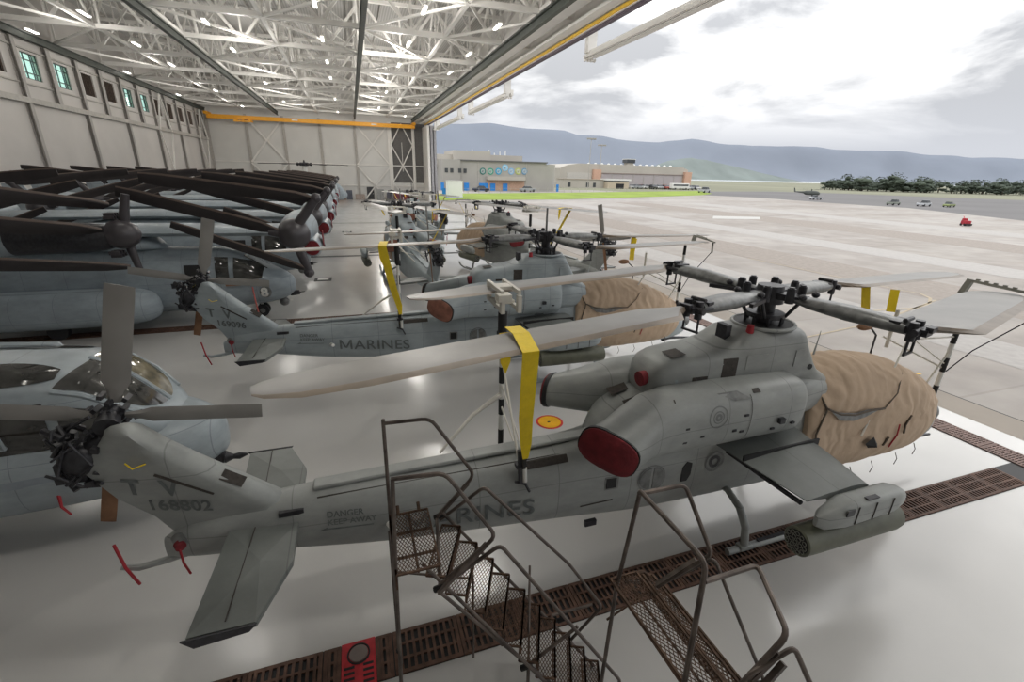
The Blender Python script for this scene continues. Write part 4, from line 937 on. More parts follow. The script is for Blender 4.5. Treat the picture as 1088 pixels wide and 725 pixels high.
# floor marks
t=empty('floor_decal',(4.45,9.75,0)); tag(t,'round yellow floor decal with a red border, beside the nearest engine exhaust','decal')
MB().cyl((0,0,.001),(0,0,.004),.36,.36,36).build('border',mat('decal_red',(.6,.04,.03),.5),t); MB().cyl((0,0,.0045),(0,0,.006),.30,.30,36).build('disc',mat('decal_yellow',(.85,.45,.01),.5),t)
m=MB(); m.box((-.02,0,.007),(.07,.05,.002)); m.box((.08,.06,.007),(.06,.02,.002)); m.build('dark_mark',BLACK,t,smooth=False)
t=MB().cyl((4.1,27.4,.0),(4.1,27.4,.06),.45,.4,20).build('orange_mat',mat('orange',(.7,.25,.03),.6)); tag(t,'flat orange disc on the floor behind the tail of the helicopter seen from behind','mat')
for x,y,l in [(-2.1,28.9,'dark framed floor hatch just right of the nearest tiltrotor nose'),(-2.0,41.5,'dark framed floor hatch farther along the tiltrotor row'),(-.9,52,'farthest small dark floor hatch between tiltrotors and helicopters')]:
    t=empty('floor_hatch',(x,y,0)); tag(t,l,'hatch')
    MB().box((0,0,.01),(.95,.9,.02)).build('frame',BLACK,t); MB().box((0,.02,.022),(.6,.45,.008)).build('lid',WHITE,t)

# ------------------------------------------------------------------ hangar shell
WALL=mat('wall_panel',(.56,.535,.51),.6,var=.05,scale=.3)
WALLB=mat('wall_end_panel',(.66,.655,.63),.6,var=.04,scale=.3)
COLM=mat('column_grey',(.36,.34,.32),.55,var=.08,scale=.5)
def deck_mat():
    m,nt,b=_nodes('roof_deck'); N=nt.nodes; L=nt.links; tc=N.new('ShaderNodeTexCoord')
    w=N.new('ShaderNodeTexWave'); w.inputs['Scale'].default_value=1.2; w.bands_direction='X'; L.new(tc.outputs['Object'],w.inputs['Vector'])
    r=N.new('ShaderNodeValToRGB'); e=r.color_ramp.elements; e[0].color=(.44,.43,.41,1); e[1].color=(.60,.59,.57,1); L.new(w.outputs['Fac'],r.inputs['Fac']); L.new(r.outputs[0],b.inputs['Base Color']); b.inputs['Roughness'].default_value=.7
    bp=N.new('ShaderNodeBump'); bp.inputs['Strength'].default_value=.4; L.new(w.outputs['Fac'],bp.inputs['Height']); L.new(bp.outputs[0],b.inputs['Normal'])
    return m
# left wall: solid below and above, piers between the window openings
def wbox(name,y0,y1,z0,z1,x0=WX-.3,x1=WX,m=WALL,k='structure'):
    return tag(MB().box(((x0+x1)/2,(y0+y1)/2,(z0+z1)/2),(x1-x0,y1-y0,z1-z0)).build(name,m,None,smooth=False),kind=k)
wl=MB(); wl.box((WX-.15,(YN+YB)/2,6.5),(.3,YB-YN,13.)); wl.box((WX-.15,(YN+YB)/2,18.6),(.3,YB-YN,7))
opens=[]
y=51.25-80
pat='WWLL'
k=0
bays=[]
yy=-23.75
while yy<YB-3:
    idx=int(round((yy-56.25)/5)); bays.append((yy,pat[idx%4])); yy+=5
bays=[(a,('L' if a>94 else b)) for a,b in bays]
prev=YN
for a,b in bays:
    wl.box((WX-.15,(prev+a)/2,14.05),(.3,a-prev,2.11)); prev=a+2.4
wl.box((WX-.15,(prev+YB)/2,14.05),(.3,YB-prev,2.11))
tag(wl.build('wall_left',WALL,None,smooth=False),kind='structure')
FRM=mat('window_frame_dark',(.03,.07,.06),.5)
n=0
for a,b in bays:
    if a<48: 
        tag(MB().box((WX-.2,a+1.2,14.05),(.06,2.4,2.1)).build('window_%d'%(100+n),LOUV,None,smooth=False),kind='structure'); n+=1; continue
    n+=1
    t=empty('window_%d'%n,(WX,a,13)); t['kind']='structure'
    if b=='W':
        fr=MB()
        for u in(0,.55,.85+.7,2.4): fr.box((-.12,u if u else .04,1.05),(.08,.08,2.1))
        for u in (.8,1.6): pass
        fr.box((-.12,1.85,1.05),(.08,.08,2.1))
        for z in(.04,.5,1.55,2.06): fr.box((-.12,1.2,z),(.08,2.4,.08))
        fr.build('frame',FRM,t,smooth=False)
        MB().box((-.16,1.2,1.05),(.01,2.4,2.1)).build('pane',GLASSG,t,smooth=False)
    else:
        lv=MB()
        for k in range(6): lv.box((-.12,.2+.4*k,1.05),(.1,.34,2.1),Matrix.Rotation(.5,3,'Z'))
        lv.build('louvre',LOUV,t,smooth=False); MB().box((-.27,1.2,1.05),(.02,2.4,2.1)).build('backing',BLACK,t,smooth=False)
# columns, ledge and braces along the left wall
n=0
yy=-20
while yy<YB:
    m=MB(); full=int(round(yy/5))%2; w=.46 if full else .6; z0=0 if full else 11.2; zc=(z0+16)/2; zh=16-z0
    m.box((WX+.32,yy,zc),(.06,w,zh)); m.box((WX+.05,yy,zc),(.06,w,zh)); m.box((WX+.18,yy,zc),(.24,.05,zh))
    m.build('column',COLM,None,smooth=False)['kind']='structure'; yy+=5
for z,h,d in [(11.15,.45,.4),(12.55,.12,.15),(15.35,.14,.2)]:
    MB().box((WX+d/2,(YN+YB)/2,z),(d,YB-YN,h)).build('trim_%d'%(int(z)),STEELD,None,smooth=False)['kind']='structure'
for y0 in(85,105):
    MB().bar((WX+.4,y0,11),(WX+.4,y0+2.5,16),.18).bar((WX+.4,y0+5,11),(WX+.4,y0+2.5,16),.18).bar((WX+.4,y0,10.8),(WX+.4,y0+5,0),.14).bar((WX+.4,y0+5,10.8),(WX+.4,y0,0),.14).build('wall_brace',STEEL,None,smooth=False)['kind']='structure'
# end wall, with posts and X bracing
MB().box(((WX+8.6)/2,YB+.15,11),(8.6-WX,.3,22)).build('wall_back',WALLB,None,smooth=False)['kind']='structure'
MB().box(((8.6+DX)/2,YB+.15,1.8),(DX-8.6,.3,3.6)).box(((8.6+DX)/2,YB+.15,19),(DX-8.6,.3,6)).build('wall_back_lower',WALLB,None,smooth=False)['kind']='structure'
m=MB(); m.box((12.5,YB+.35,9.8),(8,.1,12.6))
for k in range(26): m.box((12.5,YB+.26,3.8+.47*k),(8,.12,.22))
m.build('shutter_screen',mat('dark_corrugated',(.16,.155,.15),.6),None,smooth=False)['kind']='structure'
cols=[-25.7,-18.9,-12.2,-5.3,1.6,8.6,13.9]
for x in cols:
    m=MB(); m.box((x,YB-.25,8),(.5,.06,16)); m.box((x,YB-.12,8),(.06,.24,16)); m.build('column',STEEL if x>5 else STEELD,None,smooth=False)['kind']='structure'
for z in(7.2,2.9): MB().box(((WX+DX)/2,YB-.15,z),(DX-WX,.2,.22)).build('girt',STEEL,None,smooth=False)['kind']='structure'
def xb(x0,x1,z0,z1,w=.2,m=STEEL):
    MB().bar((x0,YB-.3,z0),(x1,YB-.3,z1),w).bar((x1,YB-.32,z0),(x0,YB-.32,z1),w).build('wall_brace',m,None,smooth=False)['kind']='structure'
for a,b in((-18.9,-12.2),(1.6,8.6)):
    xb(a,b,7.2,15.5,.28); 
    MB().bar((a,YB-.3,7),( (a+b)/2,YB-.3,2.9),.26).bar((b,YB-.3,7),((a+b)/2,YB-.3,2.9),.26).bar(((a+b)/2,YB-.3,2.9),(a+1.2,YB-.3,.1),.26).bar(((a+b)/2,YB-.3,2.9),(b-1.2,YB-.3,.1),.26).build('wall_brace',STEEL,None,smooth=False)['kind']='structure'
m=MB()
for a,b,c,d in [(9,11.2,16,13.0),(13.6,11.2,16,13),]: pass
for z0,z1 in((0.2,7.2),(7.2,15.8)):
    zm=(z0+z1)/2
    for (xa,za),(xb_,zb) in [((9,zm),(11.3,z1)),((11.3,z1),(13.6,zm)),((13.6,zm),(11.3,z0)),((11.3,z0),(9,zm))]: m.bar((xa,YB-.4,za),(xb_,YB-.4,zb),.22)
m.bar((11.3,YB-.4,6),(11.3,YB-.4,12),.12); m.bar((9,YB-.45,0),(9,YB-.45,16),.3); m.bar((13.7,YB-.45,0),(13.7,YB-.45,16),.34)
m.build('door_lattice',STEEL,None,smooth=False)['kind']='structure'
# stacked hangar door leaves at the far end of the opening
for k,(x,mm) in enumerate([(16.2,STEEL),(16.9,mat('door_leaf_grey',(.36,.36,.38),.5)),(17.6,bpy.data.materials['door_leaf_grey'])]):
    m=MB(); m.box((x,YB-3,7.6),(.5,8,15.2)); 
    for z in(3,6,9,12): m.box((x,YB-7.05,z),(.56,.1,.2))
    tag(m.build('door_%d'%(k+1),mm,None,smooth=False),kind='structure')
MB().box(((WX+DX)/2,YN,10.5),(DX-WX,.3,21)).build('wall_near',WALL,None,smooth=False)['kind']='structure'
# roof deck, purlins, trusses
MB().box(((WX+DX)/2,(YN+YB)/2,21.9),(DX-WX+2,YB-YN,.3)).build('ceiling',deck_mat(),None,smooth=False)['kind']='structure'
for k in range(14):
    x=WX+1.5+3.2*k; MB().box((x,(YN+YB)/2,21.55),(.14,YB-YN,.3)).build('purlin',STEELD,None,smooth=False)['kind']='structure'
ZB,ZT=16.9,21.2
def truss(y,first=None):
    m=MB(); xs=[WX+.3+3.5*k for k in range(13)]; xs[-1]=DX-.3
    m.bar((xs[0],y,ZB),(xs[-1],y,ZB),.34,.36); m.bar((xs[0],y,ZT),(xs[-1],y,ZT),.3,.3)
    for i,x in enumerate(xs):
        m.bar((x,y,ZB),(x,y,ZT),.16)
        if i<len(xs)-1:
            a,b=(ZB,ZT) if i%2 else (ZT,ZB); m.bar((x,y,a),(xs[i+1],y,b),.22)
    return m.build('roof_truss',STEEL,None,smooth=False)
t0=truss(0); t0['kind']='structure'; t0.location=(0,-18,0)
ys=[-9+8.9*k for k in range(14)]
for y in ys[:]:
    if y>YB-1: continue
    c=t0.copy(); COL.objects.link(c); c.location=(0,y,0)
def ltruss(x):
    m=MB(); n=22; L=(YB-YN)
    m.bar((x,YN,ZB),(x,YB,ZB),.26,.26); m.bar((x,YN,ZT),(x,YB,ZT),.2,.2)
    yy=[-18]+ys
    for a,b in zip(yy,yy[1:]):
        mid=(a+b)/2
        m.bar((x,a,ZB),(x,mid,ZT),.15); m.bar((x,mid,ZT),(x,b,ZB),.15); m.bar((x,mid,ZB),(x,mid,ZT),.1); m.bar((x,(a+mid)/2,(ZB+ZT)/2),(x,mid,ZB),.09)
    return m.build('roof_beam',STEEL,None,smooth=False)
for x in(-19.1,-5.3,8.5): ltruss(x)['kind']='structure'
for x in(-12.8,1.8,13.6): ltruss(x)['kind']='structure'
# plan bracing between trusses at the bottom chords
yy=[-18]+ys
for i,(a,b) in enumerate(zip(yy,yy[1:])):
    if b>YB: continue
    m=MB()
    for x0,x1 in((-26,-19.1),(-12.8,-5.3),(1.8,8.5),(8.5,15.5),(-5.3,1.8)):
        if i%2: m.bar((x0,a,ZB-.1),(x1,b,ZB-.1),.17)
        else: m.bar((x1,a,ZB-.1),(x0,b,ZB-.1),.17)
    for x0 in(-22.5,-16,-9,-2,5,12): m.bar((x0,a,ZT-.1),(x0+3.4,b,ZT-.1),.09); m.bar((x0+1.5,a+2,ZB+.3),(x0+1.5,b-1,ZT-.2),.08)
    m.build('roof_bracing',STEEL,None,smooth=False)['kind']='structure'
m=MB(); m.box((14.7,(YN+YB)/2,16.55),(.9,YB-YN-1,.35)); m.box((15.8,(YN+YB)/2,15.95),(.7,YB-YN-1,.2)); m.build('header_bounce_girder',STEEL,None,smooth=False)['kind']='structure'  # added white girders, undersides set to catch floor light as a bright band
for x in(WX+.5,-12.8,1.8,13.6):
    m=MB(); m.box((x,(YN+YB)/2,16.05),(.34,YB-YN-2,.07)); m.box((x,(YN+YB)/2,16.6),(.34,YB-YN-2,.07)); m.box((x,(YN+YB)/2,16.3),(.06,YB-YN-2,.55))
    m.build('crane_rail',RAIL,None,smooth=False)['kind']='structure'
# door header
m=MB(); m.box((DX+.1,(YN+YB)/2,18.8),(.35,YB-YN,6.4)); m.build('wall_right_header',mat('header_white',(.85,.83,.80),.6,var=.04,scale=.4),None,smooth=False)['kind']='structure'
MB().box((DX-.12,(YN+YB)/2,15.75),(.10,YB-YN-1,.20)).build('header_stripe',STRIPE,None,smooth=False)['kind']='structure'
MB().box((DX+.2,(YN+YB)/2,15.52),(.3,YB-YN-1,.14)).build('header_edge',mat('purple_brown',(.10,.07,.10),.6),None,smooth=False)['kind']='structure'
n=0
for y0,y1 in((16,35.5),(55,73),(80,101),(103,110)):
    m=MB(); x=DX+1.1; y0_,y1_=y0,y1
    m.box((x,(y0+y1)/2,14.55),(.35,y1-y0,.5)); m.box((x+.5,(y0+y1)/2,14.6),(.3,y1-y0,.3)); m.box((x-.3,(y0+y1)/2,14.45),(.2,y1-y0,.2))
    for yy_ in (y0+.3,y1-.3): m.box((x,yy_,15.6),(.7,.5,1.9)); m.box((x+.2,yy_,14.9),(1.0,.3,.3))
    for yy_ in (y0+.15,y1-.15):
        for k in range(4): m.box((x-.3+.25*k,yy_,14.25),(.12,.3,.2))
    m.build('door_track',STEEL,None,smooth=False)['kind']='structure'
# bridge crane
t=empty('bridge_crane',(0,108,15.0)); tag(t,'orange-yellow bridge crane spanning the far end under the roof','crane')
m=MB(); m.box((-5.4,0,0),(38.5,.5,.75)); m.box((-5.4,.6,.05),(38.5,.3,.4)); m.build('girder',CRANE,t,bevel=.03)
for x in(-24.5,13.6): MB().box((x,.2,.5),(.6,3.2,.45)).build('end_truck',CRANE,t)
m=MB(); m.box((-18.6,-.2,-.65),(3.2,1.0,.25)); m.box((-19.8,-.2,-.4),(.5,.8,.5)); m.box((-17.4,-.2,-.4),(.5,.8,.5)); m.cyl((-18.6,-.4,-.55),(-18.6,.4,-.55),.2); m.build('hoist_trolley',CRANE,t)
for x in(-9.5,5.5): MB().box((x,-.26,.05),(1.1,.02,.22)).build('sign_plate',WHITE,t,smooth=False)
# ceiling lamps: housing and glowing tube; point lights follow, apart from them
lx=[-25.0,-18.0,-9.7,-1.3,5.9,11.7]
t=empty('ceiling_lamp',(lx[0],38,16.7)); tag(t,'white tubular ceiling lamp hanging below the roof trusses','lamp','ceiling lamps among the trusses')
MB().box((0,0,.12),(.3,1.7,.10)).bar((0,-.6,.15),(0,-.6,1.2),.03).bar((0,.6,.15),(0,.6,1.2),.03).build('housing',STEEL,t,smooth=False)
m=MB(); m.cyl((-.07,-.8,.03),(-.07,.8,.03),.045,n=8); m.cyl((.07,-.8,.03),(.07,.8,.03),.045,n=8); m.build('tubes',LAMP,t)
first=True
for j in range(-3,8):
    for i,x in enumerate(lx):
        y=38+9.45*j+(1.5 if i%2 else 0)
        if (i+j)%2 and j>2: continue
        c=t if first else copy_tree(t); first=False
        c.location=(x,y,16.7)
        if y<20: c['label']='white tubular ceiling lamp over the near bays'; c['group']='ceiling lamps over the near bays'
for y in(4,19,34,50,66,82,98):  # separate point lights for the hall, near rows added to brighten the foreground
    for x,k in(((-19,.45),(-8,.8),(5,1.3)) if y>20 else ((-7,.40),(5,1.2))):
        l=bpy.data.lights.new('lamp_fill_light','POINT'); l.shadow_soft_size=.7; l.energy=650*k; l.specular_factor=.02; l.color=(1,.96,.9)
        o=bpy.data.objects.new('lamp_fill_light',l); COL.objects.link(o); o.location=(x,y,15.6)
# crates along the end wall
random.seed(11)
CB=[(-2.2,1.6,1.5,(.26,.14,.09),'brown'),(-.6,1.2,1.9,(.10,.11,.14),'dark blue'),(1.6,2.0,1.1,(.36,.30,.26),'tan'),(5.9,1.5,2.2,(.30,.30,.29),'grey'),(3.8,.0,.0,(.2,.2,.2),'x'),(9.7,1.9,1.8,(.16,.04,.06),'maroon'),(7.9,1.3,1.7,(.10,.10,.12),'black'),(11.6,1.6,1.3,(.22,.05,.05),'red'),(-4.2,1.8,.9,(.5,.2,.05),'orange')]
for x,w,h,c,nm in CB:
    if nm=='x': continue
    t=empty('storage_cabinet',(x,YB-2.2,0)); tag(t,'%s storage cabinet standing against the far wall'%nm,'cabinet')
    M_=mat('cab_'+nm,c,.6); MB().box((0,0,h/2+.06),(w,1,h)).build('body',M_,t,bevel=.03); MB().box((0,-.52,h/2+.06),(w*.02,.02,h*.9)).box((w*.25,-.53,h*.55),(.05,.04,.3)).build('handle',BLACK,t); 
    for s in(-1,1): MB().box((s*w*.4,0,.04),(.1,.9,.08)).build('foot',BLACK,t)
t=empty('door_4',(3.9,YB-.1,0)); t['kind']='structure'; MB().box((0,-.1,1.3),(1.5,.1,2.6)).build('leaf',mat('door_dark',(.05,.05,.055),.6),t); MB().box((.5,-.18,1.2),(.08,.08,.2)).build('handle',STEEL,t)

# ------------------------------------------------------------------ maintenance stairs in the foreground
def mesh_panel(o,u,v,w,l,p=.036,r=.0035,frame=.014):
    """expanded-metal panel: diamonds of thin strands inside a frame; o corner, u,v unit vectors, w,l sizes"""
    m=MB(); o=V(o);u=V(u).normalized();v=V(v).normalized(); k=-int(w/p)
    q=.55
    def clip(a,b,c):   # line starting offset c, direction (1,±1/q)
        return None
    n=int((w+l*q)/p)+1
    for s in(1,-1):
        for i in range(n+1):
            # param: x + s*y*q = c
            c=i*p if s>0 else i*p-l*q
            pts=[]
            for y in(0,l):
                x=c-s*y*q
                if -1e-6<=x<=w+1e-6: pts.append((x,y))
            for x in(0,w):
                y=(c-x)/(s*q)
                if 0<y<l: pts.append((x,y))
            if len(pts)>=2:
                a,b=pts[0],pts[1]
                if (a[0]-b[0])**2+(a[1]-b[1])**2>1e-4: m.bar(o+u*a[0]+v*a[1],o+u*b[0]+v*b[1],r*2,r*1.4)
    C=[o,o+u*w,o+u*w+v*l,o+v*l]
    for a,b in zip(C,C[1:]+C[:1]): m.bar(a,b,frame*1.3,frame*1.6)
    return m
t=empty('maintenance_stairs'); tag(t,'rusty steel maintenance stairs with mesh treads, left one of the two in the foreground','stairs')
mesh_panel((.08,3.62,2.4),(1,0,0),(0,1,0),.44,.88).build('platform',RUST,t,smooth=False)
mesh_panel((.08,3.62,2.4),(0,1,0),(0,0,-1),.88,.18).build('toe_board',RUST,t,smooth=False)
MB().tube([(.09,3.85,2.38),(.52,3.85,2.38)],.016,6).tube([(.09,4.2,2.38),(.52,4.2,2.38)],.016,6).tube([(.30,3.62,2.38),(.30,4.5,2.38)],.014,6).tube([(.18,4.5,2.4),(.18,4.58,2.46)],.02,6).tube([(.42,4.5,2.4),(.42,4.58,2.46)],.02,6).build('platform_frame',RUST,t)
d=V((.918,-.396,0)); nn=V((.396,.918,0))
for k in range(10):
    c=V((.62,4.02,2.2))+V((1.12*.166*k,-.48*.166*k,-.23*k))+V((.0,0,0))
    o=c-nn*.37-d*.10
    mesh_panel(o,d,nn,.22,.74).build('tread',RUST,t,smooth=False)
    mesh_panel(o+d*.22,nn,(0,0,-1),.74,.10,.03).build('tread_lip',RUST,t,smooth=False)
def sp1(k,side): 
    c=V((.62,4.02,2.2))+V((1.12*.166*k,-.48*.166*k,-.23*k)); return c+nn*.4*side
for s in(-1,1):
    MB().tube([sp1(-.6,s)+V((-.0,0,.05)),sp1(10.2,s)-V((0,0,.05))],.02,8).build('stringer',PIPE,t)
r=.021
MB().tube([(.02,3.72,.05),(.08,3.71,2.37),(.12,3.69,3.51)],r,8).tube([(.12,3.69,3.5),(.59,3.58,3.55),(1.07,3.46,2.77),(.50,3.60,2.16)],r,8,bend=.1).build('handrail',PIPE,t)
MB().tube([(.05,4.6,.05),(.09,4.6,2.32),(.10,4.6,3.63)],r,8).tube([(.10,4.6,3.58),(.60,4.48,3.63),(1.07,4.36,2.87),(.63,4.44,2.3)],r,8,bend=.1).build('handrail',PIPE,t)
MB().tube([(.50,3.60,2.12),(1.11,3.45,2.66),(2.56,3.09,.47),(2.3,3.1,.1)],r,8,bend=.08).build('handrail',PIPE,t)
MB().tube([(.66,4.44,2.25),(1.18,4.33,2.70),(2.26,4.06,1.43),(2.75,3.94,.65),(2.35,4.02,.05)],r,8,bend=.08).build('handrail',PIPE,t)
MB().tube([(.5,3.55,2.12),(.62,4.45,2.28)],.02,8).tube([(1.45,3.36,.86),(1.75,4.18,1.45)],.015,8).tube([(1.45,3.34,.05),(1.45,3.36,.9)],.021,8).tube([(1.0,4.2,.05),(1.0,4.2,1.5)],.015,8).tube([(.05,3.72,.3),(1.45,3.36,.3)],.015,8).tube([(.06,3.72,1.0),(.06,4.6,1.0)],.015,8).tube([(.07,4.55,1.5),(1.0,4.2,1.45)],.015,8).tube([(.04,3.72,.9),(.06,4.6,2.1)],.013,8).build('base_frame',PIPE,t)
MB().bar((.48,3.54,2.12),(.98,3.50,2.66),.05,.035).bar((.62,4.46,2.27),(1.0,4.40,2.74),.05,.035).tube([(1.42,3.36,.85),(1.98,3.25,1.42)],.02,8).tube([(2.0,3.95,.75),(2.6,3.96,.72)],.018,8).tube([(.5,3.56,2.1),(2.2,3.05,.05)],.02,8).build('rail_bracket',PIPE,t)
for p in [(.5,3.58,2.14),(.65,4.45,2.3),(1.42,3.36,.85),(2.2,4.03,.5)]: MB().cyl(V(p)-V((.05,-.02,.03)),V(p)+V((.06,-.02,.04)),.035,.03,8).build('clamp',BLACK,t)
for p in [(.02,3.72),(.05,4.6),(1.45,3.34),(2.35,4.02)]: MB().cyl((p[0],p[1],0),(p[0],p[1],.06),.035,n=10).build('foot',BLACK,t)
t=empty('maintenance_stairs'); tag(t,'rusty steel maintenance stairs at bottom right of centre, handrails looping up before the skid','stairs')
mesh_panel((2.22,1.2,2.4),(1,0,0),(-.06,1,0),.30,1.75).build('platform',RUST,t,smooth=False)
mesh_panel((2.54,1.45,2.3),(1,0,0),(-.04,1,0),.14,1.5).build('tread',RUST,t,smooth=False)
mesh_panel((2.69,1.45,2.14),(1,0,0),(-.04,1,0),.14,1.5).build('tread',RUST,t,smooth=False)
mesh_panel((2.52,1.4,2.4),(-.04,1,0),(0,0,-1),1.5,.12).build('toe_board',RUST,t,smooth=False)
MB().tube([(2.2,1.2,2.38),(2.13,2.95,2.38)],.018,6).tube([(2.35,1.2,2.37),(2.28,2.95,2.37)],.012,6).tube([(2.84,1.4,2.1),(2.78,2.95,2.1)],.016,6).tube([(2.14,2.95,2.38),(2.5,2.95,2.38),(2.78,2.95,2.1)],.02,6).tube([(2.1,2.9,1.9),(2.7,2.9,2.2)],.012,6).build('platform_frame',RUST,t)
MB().tube([(2.0,2.75,.05),(2.18,2.92,2.3),(2.26,2.87,3.5)],.021,8).tube([(2.24,2.87,3.47),(2.72,2.83,3.5),(2.89,2.52,2.9),(2.50,2.72,2.42)],.021,8,bend=.07).build('handrail',PIPE,t)
MB().tube([(2.26,2.87,3.5),(2.27,2.01,3.5),(2.14,1.85,2.35)],.022,8,bend=.1).build('handrail',PIPE,t)
MB().tube([(2.26,1.98,3.35),(2.82,2.02,3.3),(2.55,1.49,3.3),(2.17,1.52,2.75)],.021,8,bend=.08).build('handrail',PIPE,t)
MB().tube([(2.62,2.66,2.55),(2.92,2.52,2.86),(3.45,2.0,1.45),(3.5,1.9,.05)],.018,8,bend=.08).tube([(2.3,1.5,3.0),(2.60,1.46,3.2),(2.75,1.34,2.85),(3.1,1.0,1.6),(3.2,.9,.05)],.019,8,bend=.06).tube([(2.85,2.2,1.6),(3.42,2.05,1.6)],.015,8).build('handrail',PIPE,t)
MB().tube([(2.14,1.85,2.36),(2.05,1.8,.05)],.018,8).tube([(2.02,2.7,.4),(2.05,1.8,.4),(3.2,.9,.4)],.015,8).build('base_frame',PIPE,t)
MB().bar((2.50,2.72,2.44),(2.80,2.60,2.78),.05,.04).bar((2.17,1.52,2.72),(2.5,1.49,3.15),.05,.04).bar((2.2,1.45,2.66),(2.53,1.45,3.08),.04,.04).tube([(2.3,2.95,2.3),(2.62,2.95,2.2),(2.62,1.4,2.2)],.014,6).build('rail_bracket',PIPE,t)
for p in [(2.0,2.75),(3.5,1.9),(3.2,.9),(2.05,1.8)]: MB().cyl((p[0],p[1],0),(p[0],p[1],.06),.035,n=10).build('foot',BLACK,t)

# ------------------------------------------------------------------ far buildings, vehicles, trees
CONC=mat('pale_concrete',(.37,.355,.33),.8,var=.06,scale=.15); CREAMB=mat('cream_building',(.47,.44,.39),.8,var=.05,scale=.1)
BLUED=mat('blue_door',(.02,.22,.62),.6); DGR=mat('dark_glass',(.05,.055,.06),.3)
t=empty('squadron_building',(0,170,0)); tag(t,'long concrete building with blue doors and a row of round emblems on its wall','building')
def bx(o,x0,x1,y0,y1,z0,z1): o.box(((x0+x1)/2,(y0+y1)/2,(z0+z1)/2),(x1-x0,y1-y0,z1-z0)); return o
bx(MB(),30.5,37,-1,14,-1,10.3).build('wall',CONC,t,smooth=False)
bx(MB(),37,70,0,14,-1,10.0).build('wall',CONC,t,smooth=False)
m=MB(); m.loft([[(70+5.5*math.sin(a),1.5+5*(1-math.cos(a))-1.5,z) for a in [PI/2*k/8 for k in range(9)]]+[(75.5,14,z),(70,14,z)] for z in(-1,9.7)]); m.build('round_end',CONC,t)
bx(MB(),36.6,70.4,-.5,14.2,10.0,10.4).build('roof_edge',mat('roof_edge',(.12,.12,.12),.6),t,smooth=False)
m=bx(MB(),27,38,8,22,8,12.2); bx(m,36,50,6,24,10,13.6); bx(m,38,64,10,26,10,12.6); m.build('upper_storey',CREAMB,t,smooth=False)
for x in(31.4,33.3,36.2,38.3): 
    w=bx(MB(),x,x+1.1,-1.15 if x<37 else -.15,0,6.0,7.4).build('window',DGR,t,smooth=False)
for x,w in((30.0,1.0),(34.6,2.0),(38.4,1.8),(44.0,3.4),(48.2,1.9),(53.0,1.8),(74.6,.9)): bx(MB(),x,x+w,(-1.2 if x<37 else -.3),.1,-.2,2.6).build('door',BLUED,t,smooth=False)
bx(MB(),46.8,61.5,-1.3,0,3.8,5.0).build('canopy',CREAMB,t,smooth=False); bx(MB(),46.8,61.5,-1.5,-1.2,3.6,3.8).build('canopy_edge',mat('brown_edge',(.2,.16,.12),.7),t,smooth=False)
bx(MB(),46.8,61.5,-.1,0,.2,3.6).build('recess',mat('salmon',(.50,.33,.24),.8),t,smooth=False)
for x in(43.6,62.0): bx(MB(),x,x+.25,-.15,0,0,10).build('pilaster',STEELD,t,smooth=False)
for k,(x,z,c) in enumerate([(45.4,6.7,(.02,.16,.14)),(48.3,6.7,(.02,.28,.18)),(51.3,6.8,(.01,.32,.55)),(53.8,8.1,(.25,.55,.80)),(56.2,6.9,(.22,.42,.65)),(58.9,7.0,(.45,.50,.15)),(61.4,7.0,(.12,.28,.45))]):
    e=MB().cyl((x,-.12,z),(x,-.02,z),1.15,1.15,24).build('emblem',mat('emblem%d'%k,c,.6),t)
    MB().cyl((x,-.16,z),(x,-.12,z),.78,.78,20).build('emblem_centre',mat('emblemc%d'%k,[min(1,q*.4+.35) for q in c],.6),e)
    MB().bar((x-.4,-.2,z-.3),(x+.35,-.2,z+.35),.16,.05).bar((x-.3,-.2,z+.2),(x+.1,-.2,z-.35),.16,.05).build('emblem_mark',mat('emblemm%d'%k,[q*.6 for q in c],.6),e)
for k in range(9): MB().cyl((40+2.2*k,12,12.5),(40+2.2*k,12,13.4+.5*(k%3)),.18,n=6).build('roof_vent',WHITE,t)
t=empty('far_hangar',(0,242,0)); tag(t,'long low far hangar with pinkish end towers and a small control cab on its roof','hangar')
m=MB(); m.loft([[(x,0 if i==0 else 40,z) for x,z in [(108,-1),(108,9.6),(112,11.2),(119,12.2),(127,12.2),(187,11.9),(191,10.4),(191,-1)]] for i in(0,1)]); m.build('shell',CREAMB,t,smooth=False)
bx(MB(),133,187,-.4,0,-1,7.3).build('hangar_doors',mat('hangar_door_mauve',(.42,.38,.39),.7,var=.05,scale=.1),t,smooth=False); bx(MB(),132,188,-.7,0,7.3,7.7).build('door_lintel',mat('lintel',(.25,.2,.18),.7),t,smooth=False)
for k in range(8): bx(MB(),133+6.9*k,133.3+6.9*k,-.6,0,-1,7.3).build('door_seam',STEELD,t,smooth=False)
for x in(127.5,188): bx(MB(),x,x+4.6,-2,6,-1,9.3).build('end_tower',mat('salmon_tower',(.60,.38,.28),.8),t,smooth=False)
c=bx(MB(),150.5,154.5,2,6,12,13.3).build('cab_base',CREAMB,t,smooth=False); bx(MB(),149.8,155.2,1.5,6.5,13.3,15.2).build('cab_glass',DGR,c,smooth=False); bx(MB(),149.6,155.4,1.3,6.7,15.2,15.5).build('cab_roof',WHITE,c,smooth=False)
for k in range(14): MB().ball((128+4.2*k,6,12.2),(.9,.9,.7),8,5).build('roof_vent',WHITE,t)
bx(MB(),112,127,-.3,0,-1,7.5).build('side_door',mat('cream_door',(.52,.50,.46),.7),t,smooth=False)
t=empty('low_annex',(0,226,0)); tag(t,'low tan annex building in front of the far hangar','building')
bx(MB(),103,127,0,8,-1,4.0).build('wall',CREAMB,t,smooth=False); bx(MB(),102.7,127.3,-.3,8.3,4.0,4.3).build('roof',mat('tan_roof',(.35,.30,.24),.8),t,smooth=False)
